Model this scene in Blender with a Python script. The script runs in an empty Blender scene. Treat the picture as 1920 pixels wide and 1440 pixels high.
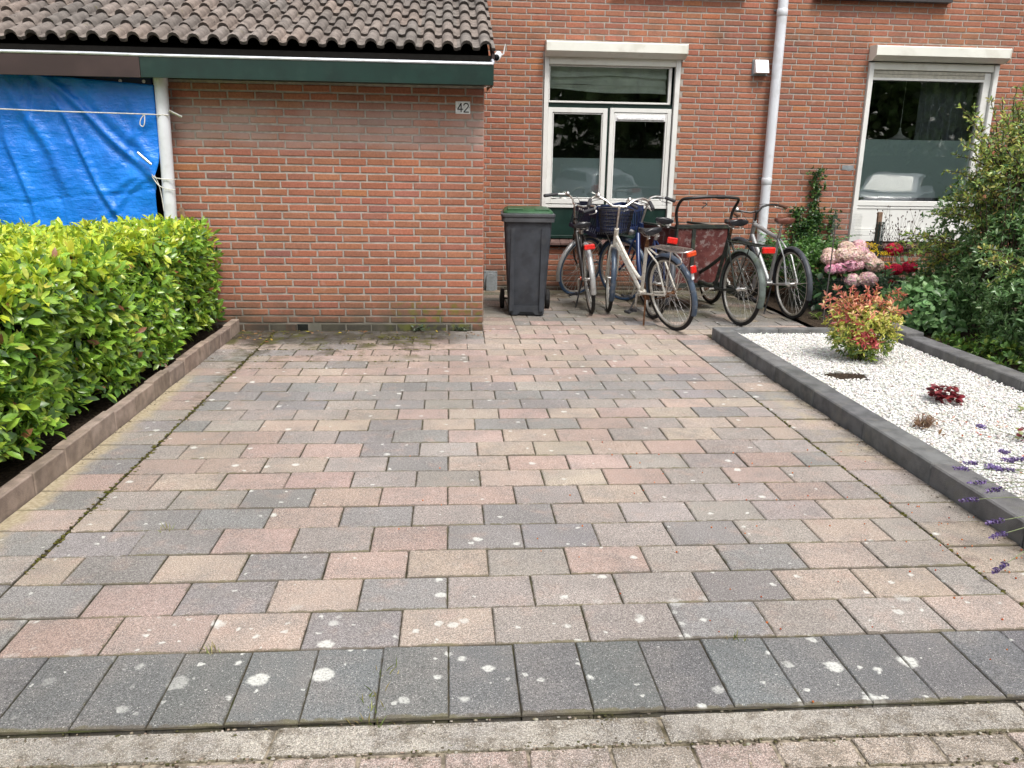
import bpy, math, random
import numpy as np
from mathutils import Vector, Matrix
from math import sin, cos, pi, radians, sqrt, atan2

random.seed(7)
rng = np.random.default_rng(11)
scene = bpy.context.scene
COL = scene.collection

# ------------------------------------------------------------------ camera, light, exposure
F_PX, PITCH, ROLL, YAW = 1531.32, 0.26255, 0.01566, -0.07735
CAM = Vector((-0.287, -7.132, 1.429))
fw = Vector((-sin(YAW)*cos(PITCH), cos(YAW)*cos(PITCH), -sin(PITCH)))
r0 = Vector((cos(YAW), sin(YAW), 0)); u0 = r0.cross(fw)
rt = r0*cos(ROLL)+u0*sin(ROLL); up = u0*cos(ROLL)-r0*sin(ROLL)
cd = bpy.data.cameras.new("camera"); cam = bpy.data.objects.new("camera", cd); COL.objects.link(cam)
cam.matrix_world = Matrix(((rt.x, up.x, -fw.x, CAM.x), (rt.y, up.y, -fw.y, CAM.y), (rt.z, up.z, -fw.z, CAM.z), (0, 0, 0, 1)))
cd.sensor_width = 36.0; cd.lens = F_PX/1920*36.0; cd.clip_start = 0.05; cd.clip_end = 500
scene.camera = cam

SUN_EL, SUN_AZ = radians(58), radians(22)      # azimuth measured from -Y towards +X
sdir = Vector((sin(SUN_AZ)*cos(SUN_EL), -cos(SUN_AZ)*cos(SUN_EL), sin(SUN_EL)))
world = bpy.data.worlds.new("World"); scene.world = world; world.use_nodes = True
wn = world.node_tree.nodes; wl = world.node_tree.links
bg = wn["Background"]; sky = wn.new("ShaderNodeTexSky"); sky.sky_type = 'NISHITA'; sky.sun_disc = False
sky.sun_elevation = SUN_EL; sky.sun_rotation = pi - SUN_AZ; sky.air_density = 1.0; sky.dust_density = 4.0; sky.ozone_density = 0.6
hs = wn.new("ShaderNodeHueSaturation"); hs.inputs["Saturation"].default_value = 0.30; hs.inputs["Value"].default_value = 1.0
wl.new(sky.outputs[0], hs.inputs["Color"]); wl.new(hs.outputs[0], bg.inputs[0]); bg.inputs[1].default_value = 0.15
ld = bpy.data.lights.new("sun", 'SUN'); ld.energy = 1.5; ld.angle = radians(14); ld.color = (1.0, 0.96, 0.9)
so = bpy.data.objects.new("sun", ld); COL.objects.link(so); so.rotation_euler = sdir.to_track_quat('Z', 'Y').to_euler()
vs = scene.view_settings; vs.view_transform = 'Standard'; vs.look = 'None'; vs.gamma = 1.0; vs.exposure = 0.70; vs.use_curve_mapping = False

# ------------------------------------------------------------------ materials
def nodes_of(m):
    m.use_nodes = True
    nt = m.node_tree
    return nt, nt.nodes, nt.links, nt.nodes["Principled BSDF"]

def nd(nt, kind, **kw):
    n = nt.nodes.new(kind)
    for k, v in kw.items():
        if k in n.inputs: n.inputs[k].default_value = v
        else: setattr(n, k, v)
    return n

class G:
    """tiny node-graph helper"""
    def __init__(s, name):
        s.m = bpy.data.materials.new(name); s.nt, s.n, s.l, s.b = nodes_of(s.m)
        s.geo = nd(s.nt, "ShaderNodeNewGeometry")
    def link(s, a, b): s.l.new(a, b)
    def noise(s, scale, detail=3, vec=None, rough=0.55):
        n = nd(s.nt, "ShaderNodeTexNoise"); n.inputs["Scale"].default_value = scale; n.inputs["Detail"].default_value = detail
        n.inputs["Roughness"].default_value = rough
        s.l.new(vec or s.geo.outputs["Position"], n.inputs["Vector"]); return n.outputs["Fac"]
    def ramp(s, fac, a, b, lo=0.0, hi=1.0):
        n = nd(s.nt, "ShaderNodeMapRange", interpolation_type='SMOOTHSTEP')
        s.l.new(fac, n.inputs[0]); n.inputs[1].default_value = a; n.inputs[2].default_value = b; n.inputs[3].default_value = lo; n.inputs[4].default_value = hi
        return n.outputs[0]
    def math(s, op, a, b=None):
        n = nd(s.nt, "ShaderNodeMath", operation=op)
        for i, v in enumerate((a, b)):
            if v is None: continue
            if isinstance(v, (int, float)): n.inputs[i].default_value = v
            else: s.l.new(v, n.inputs[i])
        return n.outputs[0]
    def mix(s, fac, a, b, mode='MIX'):
        n = nd(s.nt, "ShaderNodeMix", data_type='RGBA', blend_type=mode)
        for i, v in ((0, fac), (6, a), (7, b)):
            if isinstance(v, (int, float)): n.inputs[i].default_value = v
            elif isinstance(v, tuple): n.inputs[i].default_value = (*v[:3], 1)
            else: s.l.new(v, n.inputs[i])
        return n.outputs[2]
    def piece(s):
        """colour of the piece itself: colour attribute times object colour"""
        a = nd(s.nt, "ShaderNodeAttribute", attribute_name="Col"); o = nd(s.nt, "ShaderNodeObjectInfo")
        return s.mix(1.0, a.outputs["Color"], o.outputs["Color"], 'MULTIPLY')
    def scale(s, col, fac):
        n = nd(s.nt, "ShaderNodeVectorMath", operation='SCALE'); s.l.new(col, n.inputs[0]); s.l.new(fac, n.inputs[3]); return n.outputs[0]
    def sep(s):
        n = nd(s.nt, "ShaderNodeSeparateXYZ"); s.l.new(s.geo.outputs["Position"], n.inputs[0]); return n.outputs
    def bump(s, h, dist, strength=1.0):
        n = nd(s.nt, "ShaderNodeBump"); n.inputs["Distance"].default_value = dist; n.inputs["Strength"].default_value = strength
        s.l.new(h, n.inputs["Height"]); s.l.new(n.outputs[0], s.b.inputs["Normal"])
    def out(s, col=None, rough=None, spec=None, metal=None):
        if col is not None: s.l.new(col, s.b.inputs["Base Color"]) if not isinstance(col, tuple) else setattr(s.b.inputs["Base Color"], "default_value", (*col, 1))
        if rough is not None:
            if isinstance(rough, (int, float)): s.b.inputs["Roughness"].default_value = rough
            else: s.l.new(rough, s.b.inputs["Roughness"])
        if spec is not None: s.b.inputs["Specular IOR Level"].default_value = spec
        if metal is not None: s.b.inputs["Metallic"].default_value = metal
        return s.m

def plain(name, col, rough=0.5, metal=0.0, spec=0.5, nscale=30, namt=0.15, bump=0.0, bscale=80, dirt=None):
    g = G(name)
    n = g.ramp(g.noise(nscale, 4), 0.3, 0.7, 1-namt, 1+namt)
    rgb = nd(g.nt, "ShaderNodeRGB"); rgb.outputs[0].default_value = (*col, 1)
    oi = nd(g.nt, 'ShaderNodeObjectInfo'); c = g.mix(1.0, g.scale(rgb.outputs[0], n), oi.outputs['Color'], 'MULTIPLY')
    if dirt:
        dcol, amt, ds = dirt
        c = g.mix(g.math('MULTIPLY', g.ramp(g.noise(ds, 5), 0.52, 0.68), amt), c, dcol)
    if bump: g.bump(g.noise(bscale, 3), bump)
    return g.out(c, rough, spec, metal)

def m_brick():
    g = G("brick_clay"); c = g.piece(); X, Y, Z = g.sep()[:3]
    c = g.scale(c, g.ramp(g.noise(55, 4), 0.3, 0.7, 0.86, 1.14))
    c = g.scale(c, g.ramp(g.noise(1.3, 5), 0.3, 0.7, 0.86, 1.10))
    c = g.scale(c, g.ramp(g.noise(300, 2), 0.35, 0.65, 0.92, 1.06))
    drip = g.math("MULTIPLY", g.ramp(g.noise(4, 5), 0.45, 0.7, 0, 0.5), g.math("MULTIPLY", g.ramp(Z, 2.66, 2.78), g.math("MULTIPLY", g.ramp(Z, 3.05, 2.85), g.math("GREATER_THAN", Y, 2.0))))
    c = g.mix(drip, c, (0.13, 0.095, 0.07))
    # chalky efflorescence band high on the garage wall, green-black dirt near the ground
    band = g.math('MULTIPLY', g.ramp(Z, 1.95, 1.78), g.ramp(Z, 1.45, 1.62))
    gar = g.math('LESS_THAN', Y, 0.05)
    eff = g.math('MULTIPLY', g.math('MULTIPLY', band, gar), g.ramp(g.noise(2.2, 4), 0.3, 0.6, 0.15, 0.62))
    c = g.mix(eff, c, (0.42, 0.32, 0.29))
    eff2 = g.ramp(g.noise(9, 5), 0.60, 0.74, 0, 0.35)
    c = g.mix(eff2, c, (0.40, 0.30, 0.26))
    low = g.math('MULTIPLY', g.ramp(Z, 0.42, 0.04), g.ramp(g.noise(3.5, 4), 0.28, 0.62, 0.25, 0.85))
    c = g.mix(low, c, (0.075, 0.070, 0.05))
    foot = g.math('MULTIPLY', g.ramp(Z, 0.10, 0.03), g.ramp(g.noise(6, 5), 0.3, 0.65, 0.35, 0.95))
    c = g.mix(foot, c, (0.045, 0.042, 0.034))
    mossz = g.math('MULTIPLY', g.math('MULTIPLY', g.ramp(Z, 0.33, 0.2), g.ramp(X, -0.95, -0.6)), g.math('MULTIPLY', g.math('LESS_THAN', X, 0.01), g.ramp(g.noise(14, 4), 0.45, 0.62, 0, 0.65)))
    c = g.mix(mossz, c, (0.12, 0.13, 0.02))
    g.bump(g.noise(180, 4), 0.0025, 0.8)
    return g.out(c, 0.88, 0.25)

def m_mortar():
    g = G("mortar"); X, Y, Z = g.sep()[:3]
    c = g.mix(g.ramp(g.noise(20, 4), 0.35, 0.65), (0.31, 0.275, 0.24), (0.40, 0.365, 0.325))
    c = g.mix(g.math('MULTIPLY', g.ramp(Z, 0.35, 0.02), g.ramp(g.noise(5, 4), 0.3, 0.6, 0.3, 0.85)), c, (0.09, 0.09, 0.07))
    g.bump(g.noise(250, 4), 0.003); return g.out(c, 0.95, 0.2)

def m_paver(edges=True, rough_stone=False):
    g = G("paver_concrete"); c = g.piece(); P = g.geo.outputs["Position"]; X, Y, Z = g.sep()[:3]
    blot = g.noise(5.0, 6, rough=0.65); c = g.mix(g.ramp(blot, 0.40, 0.72, 0, 0.60), c, (0.215, 0.200, 0.188))
    c = g.mix(g.math("MULTIPLY", g.ramp(g.noise(8.5, 5), 0.50, 0.75, 0, 0.45), g.math("GREATER_THAN", Y, -4.91)), c, (0.37, 0.27, 0.225))
    c = g.scale(c, g.ramp(g.noise(1.1, 4), 0.3, 0.7, 0.88, 1.10))
    if rough_stone: c = g.mix(g.ramp(g.noise(18, 6, rough=0.7), 0.45, 0.62, 0, 0.75), c, (0.17, 0.145, 0.115))
    grain = g.noise(420, 2, rough=0.7)
    c = g.scale(c, g.ramp(grain, 0.36, 0.64, 0.52, 1.50))
    grain2 = g.noise(150, 3, rough=0.8)
    c = g.scale(c, g.ramp(grain2, 0.36, 0.64, 0.72, 1.26))
    v2 = nd(g.nt, "ShaderNodeTexVoronoi"); v2.inputs["Scale"].default_value = 160; g.link(P, v2.inputs["Vector"])
    vx = nd(g.nt, "ShaderNodeSeparateColor"); g.link(v2.outputs["Color"], vx.inputs[0])
    speck = g.math('MULTIPLY', g.math('GREATER_THAN', vx.outputs[0], 0.80 if not rough_stone else 0.45), g.ramp(v2.outputs["Distance"], 0.35, 0.2))
    c = g.mix(g.math('MULTIPLY', speck, 0.55), c, (0.62, 0.60, 0.56))
    # lichen dots: round white growths of a few sizes
    wob = nd(g.nt, "ShaderNodeTexNoise"); wob.inputs["Scale"].default_value = 45; g.link(P, wob.inputs["Vector"])
    add = nd(g.nt, "ShaderNodeVectorMath", operation='MULTIPLY_ADD'); g.link(wob.outputs["Color"], add.inputs[0]); add.inputs[1].default_value = (0.028, 0.028, 0.028); g.link(P, add.inputs[2])
    flat = nd(g.nt, "ShaderNodeVectorMath", operation='MULTIPLY'); g.link(add.outputs[0], flat.inputs[0]); flat.inputs[1].default_value = (1, 1, 0)
    for sc, thr, rad, zone in ((5.2, 0.52, 0.135, True), (8.0, 0.76, 0.12, True), (7.0, 0.86, 0.09, False), (16, 0.95, 0.13, False), (19, 0.90, 0.14, True)):
        v = nd(g.nt, "ShaderNodeTexVoronoi", voronoi_dimensions='2D'); v.inputs["Scale"].default_value = sc; v.inputs["Randomness"].default_value = 0.9; g.link(flat.outputs[0], v.inputs["Vector"])
        sc_ = nd(g.nt, "ShaderNodeSeparateColor"); g.link(v.outputs["Color"], sc_.inputs[0])
        on = g.math('GREATER_THAN', sc_.outputs[0], thr)
        rr = g.math('MULTIPLY', sc_.outputs[1], rad)
        dd = g.math('SUBTRACT', v.outputs["Distance"], g.math('ADD', rr, 0.03))
        spot = g.math('MULTIPLY', on, g.ramp(dd, 0.04, -0.03))
        if zone: spot = g.math('MULTIPLY', spot, g.math('MULTIPLY', g.ramp(Y, -4.55, -4.88, 0.0, 1), g.ramp(g.noise(1.7, 2), 0.40, 0.52, 0.25, 1)))
        spot = g.math('MULTIPLY', spot, g.ramp(g.noise(140, 3), 0.32, 0.55, 0.35, 0.95))
        spot = g.math('MULTIPLY', spot, g.math('GREATER_THAN', Y, -5.26))
        c = g.mix(spot, c, (0.60, 0.60, 0.56))
    # sand washed along the left kerb, dirt and moss towards the garage wall
    sx = g.math('ADD', X, g.math('MULTIPLY', g.noise(9, 5), -0.16))
    sand = g.math('MULTIPLY', g.ramp(sx, -2.06, -2.15), g.ramp(Y, -1.2, -1.9))
    sand2 = g.math('MULTIPLY', g.math('MULTIPLY', g.ramp(X, 1.70, 1.82), g.ramp(Y, -1.9, -2.3)), g.math('MULTIPLY', g.ramp(Y, -3.6, -3.2), g.ramp(g.noise(7, 5), 0.42, 0.6, 0, 0.55)))
    c = g.mix(g.math('MAXIMUM', sand, sand2), c, g.mix(g.ramp(g.noise(60, 4), 0.3, 0.7), (0.30, 0.25, 0.16), (0.46, 0.39, 0.28)))
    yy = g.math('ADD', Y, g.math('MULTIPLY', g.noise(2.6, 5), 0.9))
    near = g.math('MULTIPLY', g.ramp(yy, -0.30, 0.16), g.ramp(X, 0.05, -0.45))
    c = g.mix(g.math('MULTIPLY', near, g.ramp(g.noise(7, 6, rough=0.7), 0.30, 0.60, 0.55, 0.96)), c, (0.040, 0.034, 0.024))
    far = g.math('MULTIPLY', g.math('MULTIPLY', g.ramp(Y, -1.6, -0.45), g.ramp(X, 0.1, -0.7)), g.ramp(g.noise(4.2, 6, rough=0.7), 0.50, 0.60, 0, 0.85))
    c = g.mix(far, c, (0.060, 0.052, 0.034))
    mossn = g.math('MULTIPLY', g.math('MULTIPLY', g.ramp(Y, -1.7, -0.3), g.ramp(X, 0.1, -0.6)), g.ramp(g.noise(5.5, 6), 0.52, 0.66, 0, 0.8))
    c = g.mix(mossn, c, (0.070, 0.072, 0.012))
    lj = g.math('MULTIPLY', g.ramp(g.math('ABSOLUTE', g.math('ADD', X, 1.83)), 0.10, 0.0), g.math('MULTIPLY', g.ramp(Y, -3.0, -1.2), g.ramp(g.noise(13, 5), 0.42, 0.62, 0, 0.85)))
    c = g.mix(lj, c, (0.065, 0.055, 0.022))
    wet = g.math('MULTIPLY', g.math('MULTIPLY', g.ramp(Y, 0.2, 0.9), g.ramp(X, 0.6, 2.1, 0.5, 1.0)), g.ramp(g.noise(3.2, 5), 0.35, 0.6, 0.15, 0.75))
    c = g.mix(wet, c, (0.085, 0.085, 0.045))
    edge = g.math('MULTIPLY', g.ramp(X, 1.84, 1.965), g.ramp(g.noise(16, 5), 0.38, 0.62, 0.1, 0.8))
    edge = g.math('MULTIPLY', edge, g.math('LESS_THAN', Y, -0.3))
    c = g.mix(edge, c, (0.10, 0.085, 0.06))
    if edges:   # grime that creeps in from the joints onto each stone
        tc = nd(g.nt, "ShaderNodeTexCoord"); sp = nd(g.nt, "ShaderNodeSeparateXYZ"); g.link(tc.outputs["Object"], sp.inputs[0])
        ex = g.math('ABSOLUTE', sp.outputs[0]); ey = g.math('MULTIPLY', g.math('ABSOLUTE', sp.outputs[1]), 1.0)
        em = g.math('MAXIMUM', g.math('SUBTRACT', ex, 0.455), g.math('SUBTRACT', ey, 0.435))
        em = g.math('ADD', em, g.math('MULTIPLY', g.math('SUBTRACT', g.noise(24, 5, rough=0.7), 0.5), 0.11))
        c = g.mix(g.ramp(em, 0.034, 0.056, 0, 0.75), c, g.mix(g.ramp(g.noise(4, 3), 0.42, 0.6), (0.10, 0.085, 0.065), (0.13, 0.115, 0.06)))
    g.bump(grain if not rough_stone else v2.outputs["Distance"], 0.0018 if not rough_stone else -0.004, 0.8)
    return g.out(c, 0.9, 0.25)

def m_leaf(name, gloss=0.38, transl=0.28, spec=0.5):
    g = G(name); c = g.piece()
    c = g.scale(c, g.ramp(g.noise(40, 2), 0.3, 0.7, 0.85, 1.15))
    g.out(c, gloss, spec)
    tr = nd(g.nt, "ShaderNodeBsdfTranslucent"); g.link(c, tr.inputs[0])
    mx = nd(g.nt, "ShaderNodeMixShader"); mx.inputs[0].default_value = transl
    g.link(g.b.outputs[0], mx.inputs[1]); g.link(tr.outputs[0], mx.inputs[2]); g.link(mx.outputs[0], g.n["Material Output"].inputs[0])
    return g.m

def m_tile():
    g = G("roof_tile_concrete"); c = g.piece(); X, Y, Z = g.sep()[:3]
    c = g.scale(c, g.ramp(g.noise(14, 5), 0.3, 0.7, 0.72, 1.22))
    c = g.scale(c, g.ramp(g.noise(240, 3), 0.3, 0.7, 0.8, 1.15))
    c = g.mix(g.ramp(g.noise(28, 5), 0.62, 0.70, 0, 0.85), c, (0.035, 0.033, 0.03))
    c = g.mix(g.ramp(g.noise(75, 3), 0.68, 0.74, 0, 0.6), c, (0.55, 0.52, 0.46))
    c = g.mix(g.ramp(g.noise(11, 5), 0.64, 0.75, 0, 0.55), c, (0.13, 0.12, 0.035))
    # darker tone on the front-facing ends of the tiles
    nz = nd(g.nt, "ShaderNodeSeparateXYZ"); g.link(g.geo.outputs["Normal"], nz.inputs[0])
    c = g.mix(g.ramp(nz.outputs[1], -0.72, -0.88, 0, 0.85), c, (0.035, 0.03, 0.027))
    g.bump(g.noise(300, 3), 0.003); return g.out(c, 0.93, 0.2)

def m_glass():
    m = bpy.data.materials.new("window_glass"); m.use_nodes = True; nt = m.node_tree; nt.nodes.remove(nt.nodes["Principled BSDF"])
    fr = nd(nt, "ShaderNodeFresnel"); fr.inputs[0].default_value = 1.62
    k = nd(nt, "ShaderNodeMath", operation='MULTIPLY', use_clamp=True); nt.links.new(fr.outputs[0], k.inputs[0]); k.inputs[1].default_value = 2.1
    t = nd(nt, "ShaderNodeBsdfTransparent"); t.inputs[0].default_value = (0.94, 0.97, 0.955, 1); gl = nd(nt, "ShaderNodeBsdfGlossy"); gl.inputs["Roughness"].default_value = 0.0
    nz = nd(nt, "ShaderNodeTexNoise"); nz.inputs["Scale"].default_value = 2.0; bp = nd(nt, "ShaderNodeBump"); bp.inputs["Distance"].default_value = 0.004; bp.inputs["Strength"].default_value = 0.25
    nt.links.new(nz.outputs["Fac"], bp.inputs["Height"]); nt.links.new(bp.outputs[0], gl.inputs["Normal"])
    mx = nd(nt, "ShaderNodeMixShader"); nt.links.new(k.outputs[0], mx.inputs[0]); nt.links.new(t.outputs[0], mx.inputs[1]); nt.links.new(gl.outputs[0], mx.inputs[2])
    nt.links.new(mx.outputs[0], nt.nodes["Material Output"].inputs[0]); return m

def m_film(alpha=0.88, name="frosted_film", col=(0.80, 0.95, 0.98)):
    g = G(name); g.out(col, 0.8, 0.2)
    t = nd(g.nt, "ShaderNodeBsdfTransparent"); mx = nd(g.nt, "ShaderNodeMixShader"); mx.inputs[0].default_value = alpha
    g.link(t.outputs[0], mx.inputs[1]); g.link(g.b.outputs[0], mx.inputs[2]); g.link(mx.outputs[0], g.n["Material Output"].inputs[0]); return g.m

def m_tarp():
    g = G("tarp_plastic"); c = g.mix(g.ramp(g.noise(3, 5), 0.3, 0.7), (0.002, 0.145, 0.60), (0.003, 0.205, 0.78))
    w = g.noise(9, 5, rough=0.55); w2 = g.noise(24, 4); h = g.math('ADD', w, g.math('MULTIPLY', w2, 0.35))
    st = nd(g.nt, 'ShaderNodeMapping'); st.inputs['Rotation'].default_value = (0, radians(50), 0); st.inputs['Scale'].default_value = (2.5, 2, 11); g.link(g.geo.outputs['Position'], st.inputs['Vector']); w3 = g.noise(1.3, 5, st.outputs[0], 0.6); rd_ = g.math('ABSOLUTE', g.math('SUBTRACT', w3, 0.5)); h = g.math('ADD', h, g.math('MULTIPLY', rd_, 0.8))
    g.bump(h, 0.016, 1.0); return g.out(c, 0.36, 0.5)

def m_rust():
    g = G("weathered_red_board"); c = g.mix(g.ramp(g.noise(9, 6), 0.40, 0.60), (0.075, 0.016, 0.014), (0.12, 0.035, 0.03))
    c = g.mix(g.ramp(g.noise(16, 6, rough=0.7), 0.52, 0.62, 0, 0.75), c, (0.22, 0.17, 0.16)); g.bump(g.noise(40, 4), 0.004); return g.out(c, 0.7, 0.4)

M = dict(
    brick=m_brick(), mortar=m_mortar(), paver=m_paver(), paver_far=m_paver(False), paver_rough=m_paver(True, True), tile=m_tile(), glass=m_glass(), film=m_film(), tarp=m_tarp(), rust=m_rust(),
    leaf=m_leaf("leaf"), leaf_gloss=m_leaf("leaf_glossy", 0.27, 0.32, 0.6), petal=m_leaf("petal", 0.7, 0.3, 0.2),
    soil=plain("soil", (0.045, 0.033, 0.024), 1, 0, 0.1, 40, 0.5, 0.02, 60, ((0.12, 0.09, 0.06), 0.6, 60)),
    joint=plain("joint_sand", (0.062, 0.054, 0.038), 1, 0, 0.1, 18, 0.5, 0.004, 150, ((0.05, 0.06, 0.018), 0.7, 5)),
    kerb_dark=plain("kerb_dark_concrete", (0.145, 0.145, 0.147), 0.85, 0, 0.25, 9, 0.25, 0.003, 200, ((0.17, 0.165, 0.15), 0.6, 12)),
    kerb_brown=plain("kerb_brown_concrete", (0.30, 0.235, 0.195), 0.9, 0, 0.25, 12, 0.25, 0.003, 200, ((0.16, 0.125, 0.095), 0.6, 7)),
    pebble=m_leaf("pebble", 0.6, 0.0, 0.3),
    gravelbase=plain("gravel_bed", (0.62, 0.61, 0.58), 1, 0, 0.1, 60, 0.4, 0.01, 90),
    frame=plain("window_frame_white", (0.72, 0.72, 0.69), 0.35, 0, 0.5, 3, 0.04, dirt=((0.5, 0.49, 0.44), 0.3, 6)),
    box=plain("shutter_box_cream", (0.74, 0.74, 0.67), 0.4, 0, 0.5, 3, 0.05, dirt=((0.5, 0.47, 0.38), 0.35, 5)),
    shade=plain("shutter_slats", (0.42, 0.40, 0.33), 0.6),
    green=plain("green_paint", (0.005, 0.024, 0.018), 0.4, 0, 0.5, 6, 0.2, 0.0, 80, ((0.02, 0.045, 0.035), 0.3, 9)),
    fascia_brown=plain("brown_panel", (0.045, 0.028, 0.026), 0.5, 0, 0.4, 5, 0.15),
    pipe=plain("pvc_pipe_white", (0.66, 0.68, 0.72), 0.35, 0, 0.5, 4, 0.06, dirt=((0.4, 0.4, 0.38), 0.35, 7)),
    zinc=plain("zinc_rim", (0.62, 0.65, 0.70), 0.4, 0.35, 0.5, 10, 0.12, dirt=((0.35, 0.35, 0.33), 0.4, 12)),
    dark=plain("dark_void_board", (0.012, 0.011, 0.010), 0.9, 0, 0.1),  # near-black colour stands in for the shade in gaps, gutter and openings
    sill=plain("brown_sill_tile", (0.12, 0.072, 0.062), 0.6, 0, 0.4, 20, 0.2, 0.002, 150),
    slate=plain("dark_stone_sill", (0.035, 0.033, 0.034), 0.7),
    interior=plain("interior_plaster", (0.22, 0.21, 0.19), 0.9), curtain=plain("curtain", (0.24, 0.26, 0.29), 0.9),
    blind=plain("fabric_blind", (0.78, 0.82, 0.74), 0.9, 0, 0.2, 6, 0.12),
    binplast=plain("bin_plastic", (0.036, 0.041, 0.050), 0.5, 0, 0.4, 9, 0.25, 0.001, 300, ((0.065, 0.068, 0.07), 0.45, 8)),
    binrim=plain("bin_rim_plastic", (0.075, 0.08, 0.088), 0.45, 0, 0.45, 9, 0.2),
    bingreen=plain("bin_lid_green", (0.025, 0.085, 0.035), 0.4, 0, 0.5, 7, 0.25),
    rubber=plain("tyre_rubber", (0.018, 0.018, 0.019), 0.75, 0, 0.3, 30, 0.3, 0.002, 200, ((0.06, 0.055, 0.05), 0.4, 40)),
    rubber_blue=plain("tyre_rubber_blue", (0.045, 0.085, 0.16), 0.7, 0, 0.3, 30, 0.25),
    rim=plain("rim_aluminium", (0.55, 0.54, 0.50), 0.35, 0.75, 0.5, 40, 0.15, dirt=((0.30, 0.24, 0.16), 0.6, 25)),
    chrome=plain("bright_metal", (0.70, 0.69, 0.66), 0.28, 0.9, 0.5, 30, 0.1, dirt=((0.25, 0.15, 0.08), 0.5, 40)),
    spoke=plain("spoke_steel", (0.55, 0.54, 0.52), 0.35, 0.8, 0.5, 40, 0.15),
    rust_metal=plain("rusty_metal", (0.16, 0.075, 0.035), 0.8, 0.2, 0.3, 50, 0.35),
    blackmetal=plain("black_paint", (0.014, 0.014, 0.015), 0.38, 0, 0.5, 20, 0.2, dirt=((0.08, 0.055, 0.035), 0.4, 30)),
    oldblack=plain("old_black_paint", (0.025, 0.03, 0.026), 0.6, 0, 0.4, 20, 0.3, dirt=((0.09, 0.10, 0.05), 0.5, 15)),
    whitepaint=plain("white_cycle_paint", (0.66, 0.64, 0.57), 0.35, 0, 0.5, 25, 0.08, dirt=((0.30, 0.19, 0.10), 0.5, 35)),
    silverpaint=plain("silver_cycle_paint", (0.42, 0.43, 0.43), 0.35, 0.45, 0.5, 25, 0.1, dirt=((0.22, 0.2, 0.17), 0.4, 22)),
    bluepaint=plain("blue_cycle_paint", (0.012, 0.03, 0.10), 0.3, 0.1, 0.5, 20, 0.15),
    bluefender=plain("blue_grey_fender", (0.055, 0.08, 0.12), 0.35, 0.1, 0.5, 20, 0.2, dirt=((0.2, 0.2, 0.19), 0.45, 18)),
    blackfender=plain("dull_black_fender", (0.05, 0.055, 0.065), 0.5, 0, 0.4, 20, 0.25),
    mossfender=plain("mossy_fender", (0.10, 0.12, 0.11), 0.55, 0, 0.4, 15, 0.3, dirt=((0.05, 0.07, 0.03), 0.8, 9)),
    crate_navy=plain("crate_navy_plastic", (0.008, 0.010, 0.026), 0.45), crate_blue=plain("crate_blue_plastic", (0.012, 0.026, 0.085), 0.45),
    saddle=plain("saddle_vinyl", (0.018, 0.018, 0.022), 0.3, 0, 0.5, 20, 0.2), leather=plain("brown_leather", (0.15, 0.055, 0.038), 0.5, 0, 0.4, 25, 0.25),
    red=plain("red_reflector", (0.62, 0.02, 0.015), 0.2, 0, 0.7, 40, 0.2), orange=plain("orange_reflector", (0.60, 0.06, 0.015), 0.25, 0, 0.7),
    grip=plain("grip_rubber", (0.035, 0.035, 0.04), 0.7), grip_brown=plain("worn_cork_grip", (0.13, 0.06, 0.035), 0.8),
    white=plain("white_plastic", (0.78, 0.78, 0.78), 0.35), lens=plain("black_lens", (0.005, 0.005, 0.006), 0.1),
    walkjoint=plain("pavement_grit", (0.27, 0.23, 0.175), 1, 0, 0.1, 40, 0.5, 0.005, 120, ((0.07, 0.06, 0.035), 0.9, 9)),
    navy=plain("tarp_shaded_hem", (0.003, 0.022, 0.10), 0.4),  # tarp blue darkened, the shade under the eave put into the colour
    lavstalk=plain("lavender_stalk", (0.20, 0.24, 0.12), 0.8),
    rope=plain("white_rope", (0.62, 0.60, 0.54), 0.9), greyplast=plain("grey_plastic", (0.22, 0.24, 0.25), 0.5), numbers=plain("black_enamel", (0.01, 0.01, 0.01), 0.4),
    print_white=plain("white_print", (0.6, 0.6, 0.6), 0.6), bark=plain("bark", (0.075, 0.055, 0.04), 0.95, 0, 0.1, 20, 0.4, 0.01, 60),
    wood=plain("grey_brown_wood", (0.22, 0.14, 0.095), 0.9, 0, 0.2, 30, 0.25), mesh=plain("green_wire", (0.008, 0.03, 0.028), 0.5), debris=m_leaf("dry_debris", 0.9, 0.1, 0.1),
    steelstake=plain("stake_steel", (0.08, 0.07, 0.065), 0.7), asphalt=plain("street_brick", (0.16, 0.13, 0.115), 0.95, 0, 0.2, 6, 0.25, 0.004, 90),
    carpaint=plain("silver_car_paint", (0.74, 0.76, 0.80), 0.2, 0.0, 0.6, 2, 0.03), carwhite=plain("white_car_paint", (0.72, 0.75, 0.8), 0.2, 0, 0.6, 2, 0.03), carglass=plain("car_glass", (0.05, 0.06, 0.065), 0.25, 0, 0.5),
)
M["pebble"].node_tree.nodes["Principled BSDF"].inputs["Roughness"].default_value = 0.65

# ------------------------------------------------------------------ objects
def tag(o, label=None, cat=None, group=None, kind=None):
    if label: o["label"] = label
    if cat: o["category"] = cat
    if group: o["group"] = group
    if kind: o["kind"] = kind
    return o

def empty(name, loc=(0, 0, 0), rot=(0, 0, 0), label=None, cat=None, group=None, kind=None):
    o = bpy.data.objects.new(name, None); COL.objects.link(o); o.location = loc; o.rotation_euler = rot; o.empty_display_size = 0.1
    return tag(o, label, cat, group, kind)

def link_mesh(name, me, parent=None, loc=None, rot=None, scl=None, color=None):
    o = bpy.data.objects.new(name, me); COL.objects.link(o)
    if parent: o.parent = parent
    if loc is not None: o.location = loc
    if rot is not None: o.rotation_euler = rot
    if scl is not None: o.scale = scl
    if color is not None: o.color = (*color[:3], 1)
    return o

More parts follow.
